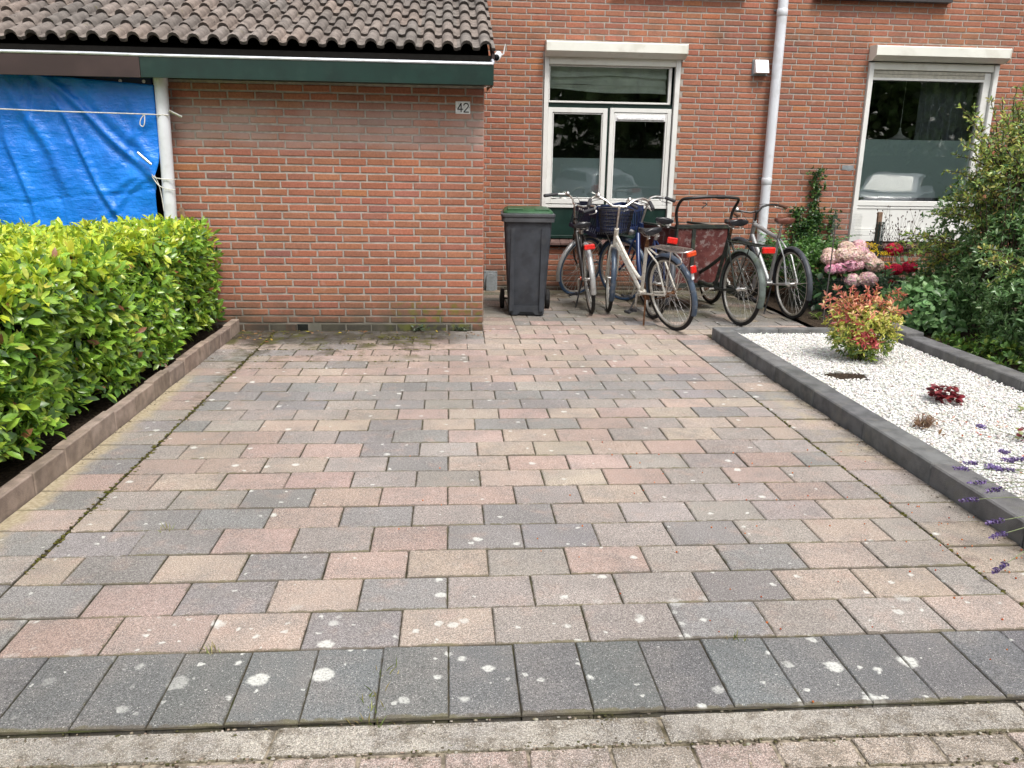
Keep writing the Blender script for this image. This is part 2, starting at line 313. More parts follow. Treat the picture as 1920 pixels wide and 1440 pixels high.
def mesh_np(name, verts, faces_flat, loop_totals, mat, smooth=False, col=None, angle=None):
    """verts (N,3); faces_flat flat vertex indices; col (N,3) per vertex or None"""
    me = bpy.data.meshes.new(name)
    nv = len(verts); nl = len(faces_flat); nf = len(loop_totals)
    me.vertices.add(nv); me.vertices.foreach_set("co", np.asarray(verts, dtype=np.float32).ravel())
    me.loops.add(nl); me.loops.foreach_set("vertex_index", np.asarray(faces_flat, dtype=np.int32))
    me.polygons.add(nf); lt = np.asarray(loop_totals, dtype=np.int32)
    me.polygons.foreach_set("loop_start", np.concatenate(([0], np.cumsum(lt)[:-1])).astype(np.int32))
    me.update(calc_edges=True); me.validate()
    me.polygons.foreach_set("use_smooth", np.full(len(me.polygons), bool(smooth)))
    if smooth and angle: me.set_sharp_from_angle(angle=angle)
    a = me.attributes.new("Col", 'FLOAT_COLOR', 'POINT')
    if col is None: cc = np.ones((nv, 4), np.float32)
    else: cc = np.concatenate([np.asarray(col, np.float32), np.ones((nv, 1), np.float32)], 1)
    if len(me.vertices) == nv: a.data.foreach_set("color", cc.ravel())
    me.materials.append(mat); return me

def replicate(base_v, base_f, Ms, T, cols=None):
    """base_v (k,3), base_f list; Ms (n,3,3), T (n,3)"""
    k = len(base_v); n = len(T)
    V = np.einsum('nij,kj->nki', Ms, base_v)+T[:, None, :]
    flat = np.concatenate([np.array(f) for f in base_f]); tot = np.array([len(f) for f in base_f])
    Fl = (flat[None, :]+(np.arange(n)*k)[:, None]).ravel(); lt = np.tile(tot, n)
    C = None if cols is None else np.repeat(cols, k, axis=0)
    return V.reshape(-1, 3), Fl, lt, C

class MB:
    def __init__(s): s.v = []; s.f = []
    def add(s, vs, fs, Mx=None):
        b = len(s.v)
        for p in vs: s.v.append(tuple(Mx @ Vector(p)) if Mx is not None else tuple(p))
        for f in fs: s.f.append([b+i for i in f])
        return s
    def box(s, a, b, Mx=None):
        x0, y0, z0 = a; x1, y1, z1 = b
        return s.add([(x0, y0, z0), (x1, y0, z0), (x1, y1, z0), (x0, y1, z0), (x0, y0, z1), (x1, y0, z1), (x1, y1, z1), (x0, y1, z1)],
                     [(0, 3, 2, 1), (4, 5, 6, 7), (0, 1, 5, 4), (1, 2, 6, 5), (2, 3, 7, 6), (3, 0, 4, 7)], Mx)
    def bbox(s, a, b, e=0.004, Mx=None):
        """box with chamfered edges"""
        x0, y0, z0 = a; x1, y1, z1 = b; v = []
        for sx in (0, 1):
            for sy in (0, 1):
                for sz in (0, 1):
                    X = x1 if sx else x0; Y = y1 if sy else y0; Z = z1 if sz else z0
                    ex = -e if sx else e; ey = -e if sy else e; ez = -e if sz else e
                    v += [(X, Y+ey, Z+ez), (X+ex, Y, Z+ez), (X+ex, Y+ey, Z)]
        I = lambda sx, sy, sz, k: (sx*4+sy*2+sz)*3+k
        f = [[I(1, 0, 0, 0), I(1, 1, 0, 0), I(1, 1, 1, 0), I(1, 0, 1, 0)], [I(0, 0, 0, 0), I(0, 0, 1, 0), I(0, 1, 1, 0), I(0, 1, 0, 0)],
             [I(0, 1, 0, 1), I(0, 1, 1, 1), I(1, 1, 1, 1), I(1, 1, 0, 1)], [I(0, 0, 0, 1), I(1, 0, 0, 1), I(1, 0, 1, 1), I(0, 0, 1, 1)],
             [I(0, 0, 1, 2), I(1, 0, 1, 2), I(1, 1, 1, 2), I(0, 1, 1, 2)], [I(0, 0, 0, 2), I(0, 1, 0, 2), I(1, 1, 0, 2), I(1, 0, 0, 2)]]
        for sx in (0, 1):
            for sy in (0, 1): f.append([I(sx, sy, 0, 0), I(sx, sy, 1, 0), I(sx, sy, 1, 1), I(sx, sy, 0, 1)])
            for sz in (0, 1): f.append([I(sx, 0, sz, 0), I(sx, 1, sz, 0), I(sx, 1, sz, 2), I(sx, 0, sz, 2)])
        for sy in (0, 1):
            for sz in (0, 1): f.append([I(0, sy, sz, 1), I(1, sy, sz, 1), I(1, sy, sz, 2), I(0, sy, sz, 2)])
        for sx in (0, 1):
            for sy in (0, 1):
                for sz in (0, 1): f.append([I(sx, sy, sz, 0), I(sx, sy, sz, 1), I(sx, sy, sz, 2)])
        return s.add(v, f, Mx)
    def tube(s, pts, r, n=8, closed=False, cap=True, Mx=None):
        P = [Vector(p) for p in pts]; m = len(P); rs = r if isinstance(r, (list, tuple)) else [r]*m
        vs = []; prev = None
        for i in range(m):
            if closed: t = (P[(i+1) % m]-P[i-1]).normalized()
            else: t = (P[min(i+1, m-1)]-P[max(i-1, 0)]).normalized()
            if prev is None:
                a = Vector((0, 0, 1)) if abs(t.z) < 0.9 else Vector((1, 0, 0)); nn = t.cross(a).normalized()
            else: nn = (prev-t*prev.dot(t)).normalized()
            prev = nn; bb = t.cross(nn)
            for k in range(n):
                a = 2*pi*k/n; vs.append(P[i]+(nn*cos(a)+bb*sin(a))*rs[i])
        fs = []
        for i in range(m if closed else m-1):
            for k in range(n):
                j = (i+1) % m; fs.append((i*n+k, i*n+(k+1) % n, j*n+(k+1) % n, j*n+k))
        if cap and not closed: fs += [tuple(range(n-1, -1, -1)), tuple((m-1)*n+k for k in range(n))]
        return s.add(vs, fs, Mx)
    def lathe(s, prof, axis='z', n=16, Mx=None, c=(0, 0, 0)):
        vs = []; m = len(prof)
        for (r, h) in prof:
            for k in range(n):
                a = 2*pi*k/n; x, y = r*cos(a), r*sin(a)
                p = {'z': (x, y, h), 'y': (x, h, y), 'x': (h, x, y)}[axis]; vs.append((p[0]+c[0], p[1]+c[1], p[2]+c[2]))
        fs = [(i*n+k, i*n+(k+1) % n, (i+1)*n+(k+1) % n, (i+1)*n+k) for i in range(m-1) for k in range(n)]
        if prof[0][0] > 1e-4: fs.append(tuple(range(n)))
        if prof[-1][0] > 1e-4: fs.append(tuple((m-1)*n+k for k in range(n-1, -1, -1)))
        return s.add(vs, fs, Mx)
    def prism(s, poly, a, b, plane='xz', Mx=None):
        """extrude polygon; plane 'xz' extrudes along y from a to b, 'xy' along z, 'yz' along x"""
        n = len(poly)
        def P(u, v, w): return {'xz': (u, w, v), 'xy': (u, v, w), 'yz': (w, u, v)}[plane]
        vs = [P(u, v, a) for u, v in poly]+[P(u, v, b) for u, v in poly]
        fs = [tuple(range(n)), tuple(range(2*n-1, n-1, -1))]+[(i, (i+1) % n, n+(i+1) % n, n+i) for i in range(n)]
        return s.add(vs, fs, Mx)
    def build(s, name, mat, parent=None, smooth=True, label=None, angle=0.7, Mx=None, kind=None, loc=None, rot=None):
        v = np.array(s.v, dtype=np.float64)
        if Mx is not None:
            A = np.array(Mx); v = v@A[:3, :3].T+A[:3, 3]
        me = mesh_np(name, v, [i for f in s.f for i in f], [len(f) for f in s.f], mat, smooth, angle=angle)
        me.update()
        import bmesh
        bm = bmesh.new(); bm.from_mesh(me); bmesh.ops.recalc_face_normals(bm, faces=bm.faces); bm.to_mesh(me); bm.free()
        if smooth and angle: me.set_sharp_from_angle(angle=angle)
        o = link_mesh(name, me, parent, loc, rot)
        if label: o["label"] = label
        if kind: o["kind"] = kind
        return o

def arc(c, r, a0, a1, n, plane='xz'):
    out = []
    for i in range(n+1):
        a = a0+(a1-a0)*i/n; u, w = r*cos(a), r*sin(a)
        out.append((c[0]+u, c[1], c[2]+w) if plane == 'xz' else ((c[0]+u, c[1]+w, c[2]) if plane == 'xy' else (c[0], c[1]+u, c[2]+w)))
    return out

def smooth_path(pts, n=5):
    """Catmull-Rom through points"""
    P = [Vector(p) for p in pts]; out = []
    for i in range(len(P)-1):
        p0 = P[max(i-1, 0)]; p1 = P[i]; p2 = P[i+1]; p3 = P[min(i+2, len(P)-1)]
        for k in range(n):
            t = k/n; out.append(0.5*((2*p1)+(p2-p0)*t+(2*p0-5*p1+4*p2-p3)*t*t+(3*p1-p0-3*p2+p3)*t**3))
    out.append(P[-1]); return out

def in_view(p):
    d = Vector(p)-CAM; z = d.dot(fw)
    if z <= 0: return None
    return 960+F_PX*d.dot(rt)/z, 720-F_PX*d.dot(up)/z

# ------------------------------------------------------------------ leaves
LEAF_V = np.array([(0, 0, 0), (.3, .36, .035), (.3, 0, 0), (.3, -.36, .035), (.68, .40, .02), (.68, 0, -.03), (.68, -.40, .02), (1, 0, -.11)], float)
LEAF_F = [(0, 2, 1), (0, 3, 2), (1, 2, 5, 4), (2, 3, 6, 5), (4, 5, 7), (5, 6, 7)]
LEAF4_V = np.array([(0, 0, 0), (.5, .5, .06), (.5, 0, 0), (.5, -.5, .06), (1, 0, -.06)], float)
LEAF4_F = [(0, 2, 1), (0, 3, 2), (1, 2, 4), (2, 3, 4)]

def norm(a): return a/np.maximum(np.linalg.norm(a, axis=1, keepdims=True), 1e-9)
def frames(d, up_):
    d = norm(d); y = np.cross(up_, d); bad = np.linalg.norm(y, axis=1) < 1e-3; y[bad] = (1, 0, 0); y = norm(y); z = np.cross(d, y)
    return np.stack([d, y, z], axis=2)
def leaf_arrays(pos, d, upv, L, W, cols, base=(LEAF_V, LEAF_F)):
    R = frames(d, upv); S = np.stack([L, W, L], 1); Ms = R*S[:, None, :]
    return replicate(base[0], base[1], Ms, pos, cols)
def leaf_mesh(name, pos, d, upv, L, W, cols, mat, base=(LEAF_V, LEAF_F), smooth=True):
    V, Fl, lt, C = leaf_arrays(pos, d, upv, L, W, cols, base); return mesh_np(name, V, Fl, lt, mat, smooth, C)
def rand_dirs(n): return norm(rng.normal(size=(n, 3)))
def palette(n, cols, w, jit=0.15):
    cols = np.array(cols); i = rng.choice(len(cols), n, p=np.array(w)/sum(w)); c = cols[i]*(1+rng.uniform(-jit, jit, (n, 1)))
    return np.clip(c*(1+rng.uniform(-.06, .06, (n, 3))), 0, 1)
def shoots(pos, axis, per, L, spread=0.9, wl=.42, lift=0.0):
    """rosettes of leaves around shoot tips -> arrays"""
    n = len(pos); P = np.repeat(pos, per, 0); A = norm(np.repeat(axis, per, 0))
    R = rand_dirs(n*per); side = norm(R-A*np.sum(R*A, 1, keepdims=True))
    ang = rng.uniform(0.35, spread, (n*per, 1)); d = A*(1-ang)+side*ang; d[:, 2] += lift
    upv = A*0.8+rand_dirs(n*per)*0.45; P = P-A*rng.uniform(0, .6, (n*per, 1))*np.mean(L)*.9
    LL = rng.uniform(L[0], L[1], n*per); return P, norm(d), upv, LL, LL*wl*2*rng.uniform(.8, 1.15, n*per)

exec_parts = []
# ------------------------------------------------------------------ ground sheets
def sheet(name, x0, y0, x1, y1, z, mat, label=None, parent=None, kind="structure", n=1):
    mb = MB()
    for i in range(n):
        for j in range(n):
            a, b = x0+(x1-x0)*i/n, x0+(x1-x0)*(i+1)/n; c, d = y0+(y1-y0)*j/n, y0+(y1-y0)*(j+1)/n
            mb.add([(a, c, z), (b, c, z), (b, d, z), (a, d, z)], [(0, 1, 2, 3)])
    o = mb.build(name, mat, parent, smooth=False)
    if kind and not parent: o["kind"] = kind
    if label: o["label"] = label
    return o
sheet("ground", -150, -150, 150, 150, -0.12, M["asphalt"], "dark soil and street level under and around the paved driveway")
sheet("soil_bed", -6.0, -9, -2.16, 2.4, 0.02, M["soil"], "dark soil strip under the laurel hedge")
sheet("planting_bed", 3.05, -0.34, 12, 2.44, 0.03, M["soil"], "dark soil under the hydrangeas along the house wall")
sheet("shrub_bed", 3.56, -9, 12, -0.34, 0.05, M["soil"], "dark soil behind the far black kerb")
sheet("street", -60, -26, 60, -8.6, -0.10, M["asphalt"], "street in front of the driveway")

PCOL = dict(P=(.362, .277, .240), T=(.365, .302, .252), M=(.302, .268, .243), D=(.240, .228, .220), K=(.148, .149, .150))
def pav_col(k, j=0.09):
    c = np.array(PCOL[k]); return tuple(np.clip(c*(1+random.uniform(-j, j))*np.array([1+random.uniform(-.025, .025) for _ in range(3)]), 0, 1))

def paver_base(seed):
    r = random.Random(seed); e = 0.005; w, d = .5, .5   # unit paver, scaled per object; chamfer set for a 0.3 x 0.2 stone
    ex, ey = e/.3, e/.2; j = lambda a: r.uniform(-a, a)
    top = [(-w+ex+j(.007), -d+ey+j(.009)), (w-ex+j(.007), -d+ey+j(.009)), (w-ex+j(.007), d-ey+j(.009)), (-w+ex+j(.007), d-ey+j(.009))]
    v = [(x, y, 0) for x, y in top]+[(x*(w/(w-ex)), y*(d/(d-ey)), -.0045) for x, y in top]+[(x*(w/(w-ex)), y*(d/(d-ey)), -.05) for x, y in top]
    f = [(0, 1, 2, 3)]
    for a, b in ((0, 4), (4, 8)):
        f += [(a+i, b+i, b+(i+1) % 4, a+(i+1) % 4) for i in range(4)]
    return np.array(v, float), [tuple(t) for t in f]
PB = [paver_base(i) for i in range(5)]
PME = [mesh_np("paver", v, [i for t in f for i in t], [4]*len(f), M["paver"]) for v, f in PB]
PMR = [mesh_np("paver", v, [i for t in f for i in t], [4]*len(f), M["paver_rough"]) for v, f in PB]

def lay(parent, items, name="paver", maxparts=300, meshes=PME):
    """items: (cx, cy, w, d, z, colour); the ones that show largest become parts"""
    def size(it):
        q = in_view((it[0], it[1], it[4]))
        if q is None or not (-80 < q[0] < 2000 and -80 < q[1] < 1540): return 0
        return 1/((Vector(it[:2]+(it[4],))-CAM).length)
    order = sorted(range(len(items)), key=lambda i: -size(items[i])); parts = [i for i in order[:maxparts] if size(items[i]) > 0]; ps = set(parts)
    for i in parts:
        cx, cy, w, d, z, c = items[i]
        link_mesh(name, random.choice(meshes), parent, (cx, cy, z), (random.uniform(-.004, .004), random.uniform(-.003, .003), random.uniform(-.006, .006)), (w, d, 1), c)
    rest = [items[i] for i in range(len(items)) if i not in ps]
    if rest:
        A = []; T = []; C = []
        for cx, cy, w, d, z, c in rest: A.append(np.diag([w, d, 1.0])); T.append((cx, cy, z)); C.append(c)
        V, Fl, lt, cc = replicate(*PB[0], np.array(A), np.array(T), np.array(C))
        o = link_mesh("far_pavers", mesh_np("far_pavers", V, Fl, lt, M["paver_far"], False, cc), parent); o["kind"] = "stuff"

ROWS = [-4.909, -4.692, -4.476, -4.265, -4.045, -3.839, -3.631, -3.427, -3.223, -3.013, -2.801, -2.601, -2.397, -2.2, -1.994, -1.771, -1.58, -1.376, -1.157, -0.971, -0.758, -0.543, -0.352, -0.152, -0.012]
XL, XR = -1.80, 1.655
JOINTS = {0: "DPPPDTMMDMMT", 1: "DPDTDMMMDTTM", 2: "TDTDPTMPMDTM", 3: "DDPMPDDMDMTM", 4: "TDDPDMDMMMMT", 5: "MMDPPPMTMMPM"}
WT = {6: "TTPPMMTTPMPM", 7: "PPTMDTPPMMPD", 8: "MTPPDMTTPPMM", 9: "PPMDDPTPMTMT", 10: "DMPTDTDDPMTT", 11: "MMMTPTPTPTDM", 12: "DMDMDMDDMMPT", 13: "DDDDMMDDDDDD",
      14: "MDDMDDDMDDDP", 15: "PTPTPPPPMMDM", 16: "PPTPPPPMPDPP", 17: "PMDPPPPPTPPP", 18: "TPPPTMPPTTPP", 19: "DMPPPPPTPTTT", 20: "DTDPPPTTTPTT", 21: "DDTTPMTTTPTT", 22: "DDDMDDDMTDPP", 23: "DDDDDMMDDDDD"}
g = 0.0048
drive = empty("driveway", (0, 0, 0), kind="structure", label="driveway of mixed grey and pink concrete pavers in half bond with a dark front course")
items = []
for i in range(len(ROWS)-1):
    y0, y1 = ROWS[i], ROWS[i+1]; s = JOINTS.get(i) or WT.get(i)
    first = -1.64 if i % 2 == 0 else -1.79
    xs = [XL]+[first+0.2975*k for k in range(0, 13)]; xs = [x for x in xs if XL-.001 <= x < XR-.03]+[XR]
    if xs[1]-xs[0] < 0.03: xs.pop(1)
    if i >= 22: xs = [x for x in xs if x < -0.05]+[0.0]
    for k in range(len(xs)-1):
        a, b = xs[k], xs[k+1]
        key = s[min(k, len(s)-1)]
        if i > 5 and random.random() < 0.06: key = random.choice("PTMD")
        items.append(((a+b)/2, (y0+y1)/2, b-a-g, y1-y0-g, random.uniform(-.0025, .0025)-.004*(i > 18)*random.random(), pav_col(key)))
for i in range(-1, 18):                                      # dark soldier course across the front
    a = -1.476+0.1965*i
    items.append((a+.098, (-5.247-4.909)/2, .1965-g*.8, .338-g, random.uniform(-.003, .004), pav_col('K', .1)))
for k in range(24):                                          # single file of pavers along each kerb
    y0, y1 = ROWS[k], ROWS[k+1]
    items.append(((-2.108+XL)/2-.004, (y0+y1)/2+.015, .295, y1-y0-g, random.uniform(-.004, .002), pav_col(random.choice("DDMMPDM") if k < 12 else random.choice("MTMDP"), .1)))
    if k < 23:
        key = "PTTTMMMPMMTMMDTMDDDPPDPTPM"[k]
        items.append(((XR+1.965)/2+.003, (y0+y1)/2-.055, .300, y1-y0-g, random.uniform(-.003, .003), pav_col(key, .1)))
for a in (-1.476+.1965*-2, -1.476+.1965*-3): items.append((a+.098, -5.078, .1915, .333, 0, pav_col('K')))
lay(drive, items)
o = sheet("paving_bed", -2.105, -5.25, 1.962, 0.0, -0.0072, M["joint"]); o["label"] = "sandy moss-filled joints between the driveway pavers"

patio = empty("patio", (0, 0, 0), kind="structure", label="damp mossy pavers between the garage corner and the house wall under the bicycles")
items = []; py = [-0.352+0.2*k for k in range(15)]
for i in range(14):
    y0, y1 = py[i], min(py[i+1], 2.44); xs = [0.0, 0.305]+[0.305+(0.15 if i % 2 else 0.2975)+.2975*k for k in range(10)]
    xr = 3.05 if y0 > -.3 else 1.95
    xs = [x for x in xs if x < xr-.04]+[xr]
    for k in range(len(xs)-1):
        key = random.choice("PTPTM" if y0 < 0.15 else "DMDDPMT"); c = np.array(pav_col(key))*(1.0 if y0 < 0.3 else .8)
        if y0 > 1.9: c = c*np.array((.62, .62, .5))
        items.append(((xs[k]+xs[k+1])/2, (y0+y1)/2, xs[k+1]-xs[k]-g, y1-y0-g, random.uniform(-.003, .003), tuple(c)))
lay(patio, items)
sheet("patio_bed", 0.0, -0.35, 3.05, 2.44, -0.0072, M["joint"], "dark mossy joints between the patio pavers")

walk = empty("pavement", (0, 0, 0), kind="structure", label="sunken public pavement of rough beige aggregate pavers along the bottom of the photo")
items = []
for k in range(-3, 3):
    c = np.array((.36, .33, .285))*random.uniform(.93, 1.07); x = 0.28+k*1.02
    items.append((x+.5, -5.311, 1.012, .108, -.010+random.uniform(-.002, .002), tuple(c)))
for r in range(9):
    y = -5.372-.105*r
    for k in range(-11, 12):
        x = k*.213+(.107 if r % 2 else 0)+.01
        c = np.array(random.choice([(.36, .30, .25), (.38, .31, .27), (.33, .285, .24), (.36, .28, .245)]))*random.uniform(.9, 1.1)
        items.append((x, y-.052, .205, .097, -.014+random.uniform(-.006, .004), tuple(c)))
lay(walk, items, maxparts=70, meshes=PMR)
sheet("pavement_bed", -2.8, -6.4, 2.8, -5.255, -0.0185, M["walkjoint"], "mossy sand joints of the public pavement")

# kerbs: every block a part
kL = empty("left_kerb", label="low brown concrete kerb in short blocks between hedge and driveway", cat="kerb")
y = -0.02
while y > -7.2:
    L = 0.302; z = random.uniform(-.009, .007); MB().bbox((-2.172, y-L+.006, -.1), (-2.112+random.uniform(-.004, .004), y, .1+z), .005).build("kerb_block", M["kerb_brown"], kL, smooth=False); y -= L
kR = empty("right_kerb", label="dark grey concrete kerb blocks between driveway and white gravel", cat="kerb")
ys = [-0.43, -0.56, -1.15, -1.76, -2.39, -3.02, -3.68, -4.33, -4.95, -5.24]
for a, b in zip(ys[:-1], ys[1:]): MB().bbox((1.965+random.uniform(-.002, .002), b+.006, -.1), (2.112, a, .102+random.uniform(-.003, .003)), .007).build("kerb_block", M["kerb_dark"], kR, smooth=False)
kB = empty("back_kerb", label="flat dark grey kerb slabs at the far end of the white gravel", cat="kerb")
for a, b in ((1.965, 2.52), (2.523, 3.13), (3.133, 3.55)): MB().bbox((a, -.425, -.1), (b, -.345, .1), .004).build("kerb_block", M["kerb_dark"], kB, smooth=False)
kF = empty("far_kerb", label="raised charcoal kerb blocks between white gravel and the dense green shrub", cat="kerb")
ys = [-0.43, -0.88, -1.58, -2.27, -2.97, -3.67, -4.4, -5.24]
for i, (a, b) in enumerate(zip(ys[:-1], ys[1:])): MB().bbox((3.40, b+.004, -.1), (3.555, a, .13 if i else .16), .007).build("kerb_block", M["kerb_dark"], kF, smooth=False)

for kb in (kL, kR, kB, kF):
    for o in kb.children: q = random.uniform(.84, 1.14); o.color = (q*random.uniform(.98, 1.02), q, q*random.uniform(.97, 1.02), 1)
# white gravel
import bmesh
gb = sheet("gravel_bed", 2.11, -5.24, 3.40, -0.425, 0.05, M["gravelbase"], "white gravel bed between the dark kerbs")
bm = bmesh.new(); bmesh.ops.create_icosphere(bm, subdivisions=1, radius=1); IV = np.array([v.co[:] for v in bm.verts]); IF = [tuple(v.index for v in f.verts) for f in bm.faces]; bm.free()
NP = 46000
P = np.stack([rng.uniform(2.12, 3.39, NP), rng.uniform(-5.2, -.435, NP), np.full(NP, .058)], 1); P[:, 2] += rng.uniform(-.006, .009, NP)
hole = ((P[:, 0]-2.42)/.15)**2+((P[:, 1]+1.88)/.10)**2 < 1; P = P[~hole]; NP = len(P)
d = rand_dirs(NP); d[:, 2] *= .25; u = rand_dirs(NP)*.4+np.array([0, 0, 1]); R = frames(d, u)
L = rng.uniform(.005, .0108, NP); S = np.stack([L, L*rng.uniform(.55, .85, NP), L*rng.uniform(.35, .6, NP)], 1)
cols = palette(NP, [(.80, .79, .76), (.72, .71, .67), (.55, .54, .52), (.60, .52, .44), (.35, .34, .32)], [8, 4, 1.2, .25, .25], .08)
V, Fl, lt, C = replicate(IV, IF, R*S[:, None, :], P, cols)
o = link_mesh("gravel", mesh_np("gravel", V, Fl, lt, M["pebble"], True, C)); tag(o, "bright white rounded pebbles spread between the dark kerbs", kind="stuff")
sheet("bare_patch", 2.27, -1.99, 2.57, -1.78, 0.0545, M["soil"], "bare dark earth showing through the white gravel")

# ------------------------------------------------------------------ bricks
def brick_base(seed):
    r = random.Random(seed); e = .0035; v = []; j = lambda a: r.uniform(-a, a)
    w, h = .5, .5; ex, ez = e/.21*1.4, e/.051*1.2
    fr = [(-w+ex, -h+ez), (w-ex, -h+ez), (w-ex, h-ez), (-w+ex, h-ez)]
    fr = [(x+j(.006), z+j(.035)) for x, z in fr]
    v = [(x, -.001, z) for x, z in fr]+[(x*w/(w-ex), .003, z*h/(h-ez)) for x, z in fr]+[(x*w/(w-ex), .025, z*h/(h-ez)) for x, z in fr]
    f = [(0, 1, 2, 3)]
    for a, b in ((0, 4), (4, 8)): f += [(a+i, b+i, b+(i+1) % 4, a+(i+1) % 4) for i in range(4)]
    return np.array(v, float), f
BB = [brick_base(i) for i in range(8)]
BME = [mesh_np("brick", v, [i for t in f for i in t], [4]*len(f), M["brick"]) for v, f in BB]
def brick_col():
    c = palette(1, [(.332, .138, .085), (.345, .143, .086), (.318, .131, .082), (.303, .130, .088), (.375, .152, .078), (.262, .118, .086)], [6, 5, 5, 3, .5, .4], .055)[0]
    return tuple(c)
def brick_wall(parent, items, y0, maxparts=300, face='-y', occl=None):
    """items (x0,x1,zc,h) in wall coordinates"""
    def pos(it):
        c = (it[0]+it[1])/2
        return (c, y0, it[2]) if face == '-y' else (y0, c, it[2])
    def size(it):
        p = pos(it); q = in_view(p)
        if face != '-y' or q is None or not (-30 < q[0] < 1950 and -20 < q[1] < 1460): return 0
        if occl and occl(p, q): return 0.001*(it[1]-it[0])
        return (it[1]-it[0])/((Vector(p)-CAM).length)
    order = sorted(range(len(items)), key=lambda i: -size(items[i])); parts = [i for i in order[:maxparts] if size(items[i]) > 0]; ps = set(parts)
    rz = 0 if face == '-y' else pi/2
    for i in parts:
        it = items[i]; link_mesh("brick", random.choice(BME), parent, tuple(np.array(pos(it))+np.array((0, random.uniform(-.0015, .0015), 0))), (0, random.uniform(-.006, .006), rz), (it[1]-it[0], 1, it[3]*random.uniform(.95, 1.03)), it[4] if len(it) > 4 else brick_col())
    rest = [items[i] for i in range(len(items)) if i not in ps]
    if rest:
        Rz = np.array(Matrix.Rotation(rz, 3, 'Z')); A = np.array([Rz@np.diag([it[1]-it[0], 1, it[3]*random.uniform(.95, 1.03)]) for it in rest]); T = np.array([pos(it) for it in rest])+rng.uniform(-.0012, .0012, (len(rest), 3))
        VV = []; FF = []; LT = []; CC = []; b = 0; cc = np.array([brick_col() for _ in rest]); w = rng.integers(0, len(BB), len(rest))
        for q in range(len(BB)):
            mm = w == q
            if not mm.any(): continue
            V, Fl, lt, C = replicate(*BB[q], A[mm], T[mm], cc[mm]); VV.append(V); FF.append(Fl+b); LT.append(lt); CC.append(C); b += len(V)
        o = link_mesh("brickwork", mesh_np("brickwork", np.concatenate(VV), np.concatenate(FF), np.concatenate(LT), M["brick"], False, np.concatenate(CC)), parent); o["kind"] = "stuff"
def course(x0, x1, phase, pitch, gap, holes=()):
    """brick intervals in [x0,x1] minus holes, joints at phase + k*pitch"""
    k0 = math.floor((x0-phase)/pitch); out = []; x = phase+k0*pitch
    while x < x1:
        a, b = max(x, x0)+gap/2, min(x+pitch, x1)-gap/2; segs = [(a, b)]
        for h0, h1 in holes:
            ns = []
            for s0, s1 in segs:
                if s1 <= h0 or s0 >= h1: ns.append((s0, s1)); continue
                if s0 < h0: ns.append((s0, h0-gap))
                if s1 > h1: ns.append((h1+gap, s1))
            segs = ns
        out += [s for s in segs if s[1]-s[0] > .02]; x += pitch
    return out

# ------------------------------------------------------------------ garage
gar = empty("garage", label="low brick garage with brown tiled roof and green fascia on the left", cat="garage")
gw = MB().box((-2.62, .005, -.05), (-.004, .10, 2.1)).box((-.104, .10, -.05), (-.005, 2.44, 2.1)).build("wall", M["mortar"], gar, smooth=False)
items = []; P0c = .0635
for k in range(-1, 31):
    zc = .0965+P0c*k; odd = k % 2
    ph = (-.1 if odd else -.157)
    for a, b in course(-2.62, 0.0, ph, .22, .0135):
        if k == -1: items.append((a, b, zc-.012, .070, (.15, .13, .10)))
        else: items.append((a, b, zc, .0490))
    if k in (-1,): continue
vent = (-1.62, -1.53)
items = [it for it in items if not (it[2] < .05 and it[0] < vent[1] and it[1] > vent[0])]+[(-1.72, vent[0]-.005, .022, .07, (.15, .13, .10))]
brick_wall(gw, items, 0.0)
items = []
for k in range(0, 31):
    for a, b in course(0.0, 2.43, (.1 if k % 2 else .157), .22, .011): items.append((a, b, .0965+P0c*k, .0505))
brick_wall(gw, items, 0.0, face='+x')
mb = MB()
for i in range(11): mb.box((vent[0]+.004+i*.0078, -.004, -.002), (vent[0]+.0062+i*.0078, .001, .055))
mb.box((vent[0], -.003, .05), (vent[1], .004, .056)).build("air_grille", M["oldblack"], gar, smooth=False)
MB().box((vent[0], .003, -.01), (vent[1], .006, .056)).build("vent_hole", M["dark"], gar, smooth=False); MB().box((vent[0], -.0005, -.01), (vent[1], .0015, .056)).build("vent_hole", M["dark"], gar, smooth=False)

# roof: every visible tile a sub-part
S22 = radians(22.0); TY, TZ = -0.20, 2.285
roof = MB().add([(-6.2, TY+.06, TZ-.03), (.03, TY+.06, TZ-.03), (.03, TY+.06+4.4*cos(S22), TZ-.03+4.4*sin(S22)), (-6.2, TY+.06+4.4*cos(S22), TZ-.03+4.4*sin(S22))], [(0, 1, 2, 3)]).build("roof", M["dark"], gar, smooth=False)
def tile_base():
    w = .302; pr = []
    for wv in (0, 1):
        c = -w/2+.0755+wv*.151
        pr += [(c-.0755, .0)]
        for k in range(7):
            a = pi-pi*k/6; pr.append((c+.048*cos(a), .006+.050*sin(a)))
    pr += [(w/2, .0)]; n = len(pr); v = []; L = .40; th = .024
    for y, dz in ((0, .028), (L, 0.0)):
        for x, z in pr: v.append((x, y, z+dz))
    for x, z in pr: v.append((x, .004, z+.028-th))
    for x, z in pr: v.append((x, L, z-th))
    f = [(i, i+1, n+i+1, n+i) for i in range(n-1)]+[(2*n+i, 2*n+i+1, i+1, i) for i in range(n-1)]+[(0, n, 3*n, 2*n), (n-1, 2*n+n-1, 3*n+n-1, 2*n-1)]
    return np.array(v, float), f
TV, TF = tile_base()
tile_me = mesh_np("tile", TV, [i for t in TF for i in t], [len(t) for t in TF], M["tile"], True, angle=.6); tile_me.set_sharp_from_angle(angle=.75)
